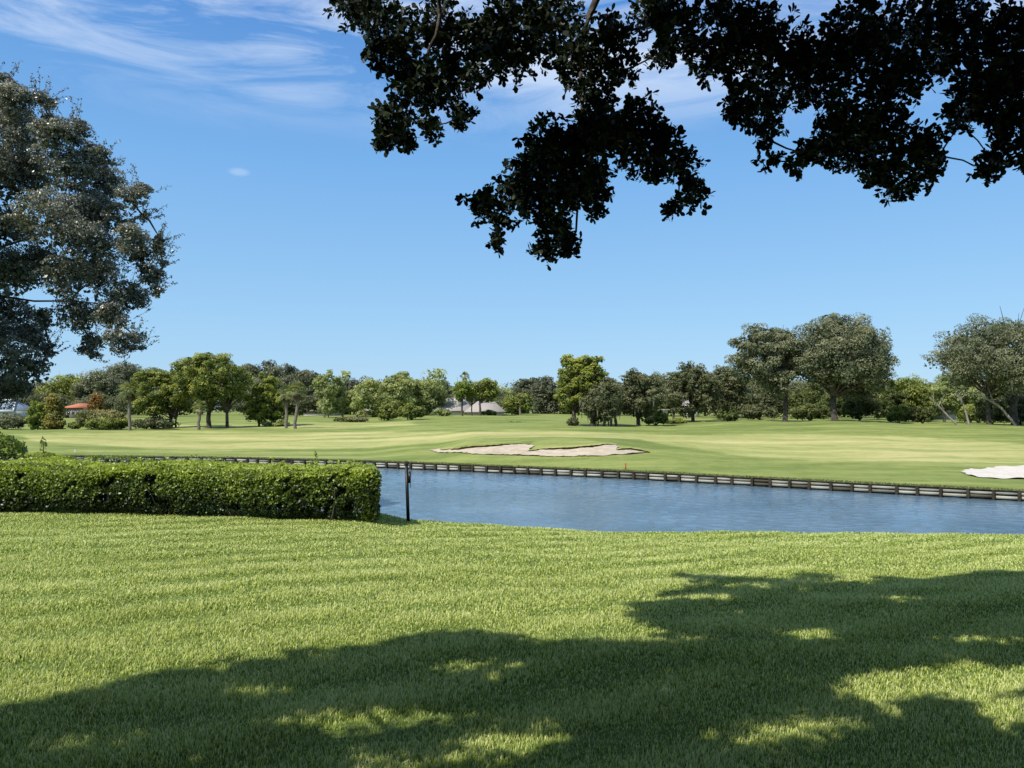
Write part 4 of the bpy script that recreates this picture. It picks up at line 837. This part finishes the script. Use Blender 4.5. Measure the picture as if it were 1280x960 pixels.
def rosettes(c, R, n, lsize, tint, hang=.4):
    """n twig tips in a sphere, each with a whorl of leaves"""
    d = unit(rng.normal(size=(n, 3)))*(rng.random(n)**.4)[:, None]; tips = c+d*np.array(R); k = 6
    ax = unit(d*.8+rng.normal(0, .5, (n, 3))+np.array([0, 0, -hang]))
    A = np.repeat(ax, k, 0); Tp = np.repeat(tips, k, 0); m_ = len(A); side = unit(np.cross(A, rng.normal(size=(m_, 3))))
    dirn = unit(side+A*rng.uniform(.1, 1.1, (m_, 1))); ls = lsize*rng.uniform(.65, 1.15, m_); cen = Tp+dirn*(ls*.5)[:, None]-A*rng.uniform(0, .06, (m_, 1)); nrm = unit(np.cross(dirn, np.cross(A, dirn)+rng.normal(0, .35, (m_, 3))))
    a = dirn*(ls/2)[:, None]; b = unit(np.cross(nrm, dirn))*(ls*rng.uniform(.22, .33, m_))[:, None]; dr = nrm*(ls*.06)[:, None]
    V = np.stack([cen-a, cen-a*.3-b*.55, cen+a*.3-b*.95, cen+a*.85-b*.55-dr, cen+a-dr, cen+a*.85+b*.55-dr, cen+a*.3+b*.95, cen-a*.3+b*.55], 1)
    return tips, ax, V.reshape(-1, 3), np.clip(np.repeat(tint+rng.normal(0, .22, m_), 8), 0, 1)
LV, LTn = [], []
vb = [(at(x, y-(8 if y > 240 and x < 900 else 3 if y > 150 else 0), rng.uniform(6.9, 8.2)), r) for x, y, r in VB]
for k, src in connect(list(allm), [c for c, r in vb]):
    c, r = vb[k]; Yd = c[1]; R = r/F*Yd*(.9 if r < 35 else .84); n = max(6, int(r*r*(.088 if r < 35 else .070))+7)
    tips, ax, V, T = rosettes(c, (R, max(R, .22)*1.2, R), n, .078, .4)
    LV.append(V); LTn.append(T); P = curve(src, c, rng, .02, 7, .06); twig.tube(P, np.linspace(.011, .006, 7), 4)
    for q, a in list(zip(tips, ax))[:max(4, int(n*.4))]: twig.tube(curve(P[rng.integers(4, 7)], q, rng, 0, 4, .08), np.linspace(.0035, .0015, 4), 3)
    for _ in range(int(2+r*.17)):       # loose sprigs that break the outline
        d = unit(rng.normal(size=3)*[1, .5, 1]+np.array([0, 0, -.35])); e = c+d*(R+rng.uniform(.02, .12)); Pq = curve(c+d*R*.5, e, rng, 0, 5, .05); twig.tube(Pq, np.linspace(.0035, .0015, 5), 3)
        for f in (.6, .85, 1.0):
            pt = Pq[0]+(Pq[-1]-Pq[0])*f; t_, a_, V, T = rosettes(pt, (.03, .03, .03), 1, .075, 0); LV.append(V); LTn.append(T)
# broad crown above and behind the viewer
bigc = []
for _ in range(4000):
    if len(bigc) > 520: break
    X, Y, zz = rng.uniform(-13, 20), rng.uniform(-15, 10), rng.uniform(6.5, 12.5)
    if zz < CZ+.66*max(Y, 0)+1.6: continue
    gx_, gy_ = X-SUN[0]/SUN[2]*(zz-1.4), Y-SUN[1]/SUN[2]*(zz-1.4)
    rr = rng.uniform(.7, 1.3)
    if gy_ > 2.2 and not (gx_ > .72*gy_+1.5 and gy_ < 11.5-rr) : continue
    if gy_ > 2.2-rr and gx_ < .72*gy_+1.5+rr*1.5 and gy_ > 1.8: continue
    p = np.array([X, Y, zz]); tips, ax, V, T = rosettes(p, (rr, rr, rr*.7), 30, .30, .4); LV.append(V); LTn.append(T); bigc.append(p)
for _ in range(330):      # unseen leaf clusters added behind and beside the viewer to block sky light
    t = rng.random()
    if t < .45: p = np.array([rng.uniform(-18, 20), rng.uniform(-17, -11), rng.uniform(1.5, 8)])
    elif t < .75: p = np.array([rng.uniform(15.5, 20), rng.uniform(-12, 7), rng.uniform(1.5, 9)])
    else: p = np.array([rng.uniform(-19, -14.5), rng.uniform(-13, -1.5), rng.uniform(1.5, 8)])
    tips, ax, V, T = rosettes(p, (1.4, 1.4, 1.1), 30, .36, .4); LV.append(V); LTn.append(T)
# high crown, out of view, that shades the lawn
LIT = [(440,903,75,20),(320,860,62,9),(300,905,25,8),(560,836,45,5),(90,935,30,12),(690,925,70,10),(640,945,50,12),(1190,852,150,22),(1010,795,45,8),(870,800,30,5),(990,910,75,12),(950,940,60,10),(1120,872,60,10),(720,868,20,7),(1130,750,20,4),(500,955,70,10),(1230,800,60,6),(930,770,40,3),(1260,905,40,10),(30,940,22,10)]
SP_ = [(-400,960),(-300,925),(-60,890),(0,882),(70,872),(150,850),(230,838),(290,822),(340,828),(380,806),(470,806),(520,792),(560,790),(620,796),(660,806),(700,800),(760,806),(820,800),(770,762),(775,752),(860,750),(930,748),(945,737),(1040,742),(1100,730),(1180,722),(1230,714),(1300,712),(1800,705),(1800,1400),(-900,1400),(-900,1000)]
LIT = [(a, b, w*1.0, h*1.05) for a, b, w, h in LIT]+[(rng.uniform(0, 1280), rng.uniform(815, 955), rng.uniform(8, 30), rng.uniform(1.5, 3.9)) for _ in range(110)]
cnt = 0; tries = 0; high = []
while cnt < 4600 and tries < 160000:
    tries += 1
    X = rng.uniform(-9, 16); Y = rng.uniform(.5, 13.5); z = lz(X, Y); g_ = np.array([X, Y, z])
    vis = Y > 1.5
    q = proj(g_) if vis else (640, 1300)
    if not inpoly(np.array([q[0]]), np.array([q[1]]), SP_)[0]: continue
    rr = rng.uniform(.12, .30) if cnt < 2600 else rng.uniform(.25, .5); rpx = rr/max(Y, 1)*F; rpy = rpx*.22
    if vis and any(((q[0]-a)/(w+rpx*(.5 if h > 4 else .15)))**2+((q[1]-b)/(h+rpy*(.5 if h > 4 else .15)))**2 < 1 for a, b, w, h in LIT): continue
    # keep the radius inside the edge of the shadow
    if vis and not all(inpoly(np.array([q[0]+dx*rpx*.8]), np.array([q[1]+dy*rpy*.8]), SP_)[0] for dx, dy in ((1, 0), (-1, 0), (0, -1))): continue
    s = 2.0
    while True:
        p = g_+SUN*s/SUN[2]*1.0
        if p[2] > CZ+.62*max(p[1], 0)+.75 and p[2] > 5.6: break
        s += .15
    p = g_+SUN/SUN[2]*(s+rng.uniform(0, 1.6)); 
    tips, ax, V, T = rosettes(p, (rr, rr, rr*.8), int(8+52*rr), .125, .4); LV.append(V); LTn.append(T); cnt += 1
    if cnt % 9 == 0:
        high.append(p)
high = high[::4]+bigc[::6]
for k, src in connect([hub, hub+np.array([0, 0, .8])]+[P[i] for P in mains for i in (3, 6, 9)], high): limbm.tube(curve(src, high[k], rng, .05, 5, .04), np.linspace(.03, .02, 5), 5)
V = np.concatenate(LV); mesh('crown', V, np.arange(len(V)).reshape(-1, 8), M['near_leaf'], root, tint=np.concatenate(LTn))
twig.build('twigs', M['bark'], root); 
limbm.build('boughs', M['bark'], root, True)
mb = MB(); mb.tube(np.array([tb-[0, 0, .2], tb+[0, 0, .3], tb+[-.1, .1, 2], hub+[0, 0, .4]]), [.75, .5, .42, .3], 12); mb.build('trunk', M['bark'], root, True)
print('overhead clusters', cnt, 'tries', tries)

# ------------------------------------------------------------------ sky, sun, camera
w = bpy.data.worlds.new('World'); sc.world = w; w.use_nodes = True; nt = w.node_tree; nt.nodes.clear()
out = nt.nodes.new('ShaderNodeOutputWorld'); bgn = nt.nodes.new('ShaderNodeBackground'); bgn.inputs[1].default_value = .14
sky = nt.nodes.new('ShaderNodeTexSky'); sky.sky_type = 'NISHITA'; sky.sun_disc = False; sky.sun_elevation = ELEV
sky.sun_rotation = math.atan2(SH[0], SH[1]) ; sky.air_density = 1.0; sky.dust_density = .3; sky.ozone_density = 1.6
hs0 = nd(nt, 'ShaderNodeHueSaturation'); hs0.inputs['Saturation'].default_value = 1.1; nt.links.new(sky.outputs[0], hs0.inputs['Color'])
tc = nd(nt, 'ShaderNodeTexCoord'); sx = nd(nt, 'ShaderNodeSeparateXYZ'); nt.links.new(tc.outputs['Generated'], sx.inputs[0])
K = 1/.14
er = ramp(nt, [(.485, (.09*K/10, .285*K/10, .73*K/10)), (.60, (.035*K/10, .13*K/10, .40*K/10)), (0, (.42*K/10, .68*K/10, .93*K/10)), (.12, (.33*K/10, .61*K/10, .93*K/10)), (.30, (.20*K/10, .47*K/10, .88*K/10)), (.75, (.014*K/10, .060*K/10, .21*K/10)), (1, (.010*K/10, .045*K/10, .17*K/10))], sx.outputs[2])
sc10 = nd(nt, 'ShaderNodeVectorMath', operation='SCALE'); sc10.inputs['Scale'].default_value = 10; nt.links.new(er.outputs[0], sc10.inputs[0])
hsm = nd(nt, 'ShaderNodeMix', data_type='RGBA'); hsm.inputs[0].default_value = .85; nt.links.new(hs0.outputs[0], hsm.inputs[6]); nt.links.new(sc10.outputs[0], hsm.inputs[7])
class hs: outputs = [hsm.outputs[2]]
mp = nd(nt, 'ShaderNodeMapping'); mp.inputs['Scale'].default_value = (2.2, 2.2, 11); mp.inputs['Rotation'].default_value = (0, .10, 0); mp.inputs['Location'].default_value = (1.3, 0, .6)
nt.links.new(tc.outputs['Generated'], mp.inputs[0]); n1 = nd(nt, 'ShaderNodeTexNoise', Scale=2.0, Detail=9, Roughness=.62, Distortion=.9); nt.links.new(mp.outputs[0], n1.inputs['Vector'])
mr = nd(nt, 'ShaderNodeMapRange'); mr.interpolation_type = 'SMOOTHSTEP'; mr.inputs[1].default_value = .31; mr.inputs[2].default_value = .43; nt.links.new(sx.outputs[2], mr.inputs[0])
pc = Vector(at(800, 112, 1)-np.array([0, 0, CZ])).normalized(); s1 = nd(nt, 'ShaderNodeVectorMath', operation='SUBTRACT'); nt.links.new(tc.outputs['Generated'], s1.inputs[0]); s1.inputs[1].default_value = pc
s2 = nd(nt, 'ShaderNodeVectorMath', operation='MULTIPLY'); s2.inputs[1].default_value = (1, 1, 2.8); nt.links.new(s1.outputs[0], s2.inputs[0]); s3 = nd(nt, 'ShaderNodeVectorMath', operation='LENGTH'); nt.links.new(s2.outputs[0], s3.inputs[0])
s4 = nd(nt, 'ShaderNodeMapRange'); s4.interpolation_type = 'SMOOTHSTEP'; s4.inputs[1].default_value = .26; s4.inputs[2].default_value = .05; s4.inputs[3].default_value = 0; s4.inputs[4].default_value = .24; nt.links.new(s3.outputs['Value'], s4.inputs[0])
s5 = nd(nt, 'ShaderNodeMath', operation='ADD'); nt.links.new(n1.outputs[0], s5.inputs[0]); nt.links.new(s4.outputs[0], s5.inputs[1])
cr = ramp(nt, [(.42, (0, 0, 0)), (.72, (1, 1, 1))], s5.outputs[0])
mu = nd(nt, 'ShaderNodeMath', operation='MULTIPLY'); nt.links.new(cr.outputs[0], mu.inputs[0]); nt.links.new(mr.outputs[0], mu.inputs[1])
mu2 = nd(nt, 'ShaderNodeMath', operation='MULTIPLY'); mu2.inputs[1].default_value = .62; nt.links.new(mu.outputs[0], mu2.inputs[0])
# one small puff
pd = Vector(at(299, 215, 1)-np.array([0, 0, CZ])).normalized(); sb = nd(nt, 'ShaderNodeVectorMath', operation='SUBTRACT'); nt.links.new(tc.outputs['Generated'], sb.inputs[0]); sb.inputs[1].default_value = pd
ml = nd(nt, 'ShaderNodeVectorMath', operation='MULTIPLY'); ml.inputs[1].default_value = (1, 1, 2.6); nt.links.new(sb.outputs[0], ml.inputs[0]); ln_ = nd(nt, 'ShaderNodeVectorMath', operation='LENGTH'); nt.links.new(ml.outputs[0], ln_.inputs[0])
mr2 = nd(nt, 'ShaderNodeMapRange'); mr2.interpolation_type = 'SMOOTHSTEP'; mr2.inputs[1].default_value = .016; mr2.inputs[2].default_value = .004; mr2.inputs[3].default_value = 0; mr2.inputs[4].default_value = .2; nt.links.new(ln_.outputs['Value'], mr2.inputs[0])
mxx = nd(nt, 'ShaderNodeMath', operation='MAXIMUM'); nt.links.new(mu2.outputs[0], mxx.inputs[0]); nt.links.new(mr2.outputs[0], mxx.inputs[1])
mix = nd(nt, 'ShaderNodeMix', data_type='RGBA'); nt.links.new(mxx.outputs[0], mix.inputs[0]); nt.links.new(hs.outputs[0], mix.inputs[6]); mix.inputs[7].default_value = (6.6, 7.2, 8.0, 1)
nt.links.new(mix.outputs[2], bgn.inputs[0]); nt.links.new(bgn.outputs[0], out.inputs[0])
sl = bpy.data.lights.new('Sun', 'SUN'); sl.energy = 5.0; sl.angle = math.radians(.53); sl.color = (1, .955, .88); so = bpy.data.objects.new('Sun', sl); COL.objects.link(so)
so.rotation_euler = Vector(SUN).to_track_quat('Z', 'Y').to_euler(); so.location = (0, 0, 40)
cd = bpy.data.cameras.new('Camera'); cd.sensor_width = 36; cd.lens = 36*F/1280; cd.clip_end = 5000; cd.clip_start = .1; co = bpy.data.objects.new('Camera', cd); COL.objects.link(co)
co.location = (0, 0, CZ); co.rotation_euler = (math.pi/2+PITCH, 0, 0); sc.camera = co
sc.view_settings.view_transform = 'Standard'; sc.view_settings.look = 'None'; sc.view_settings.exposure = 0
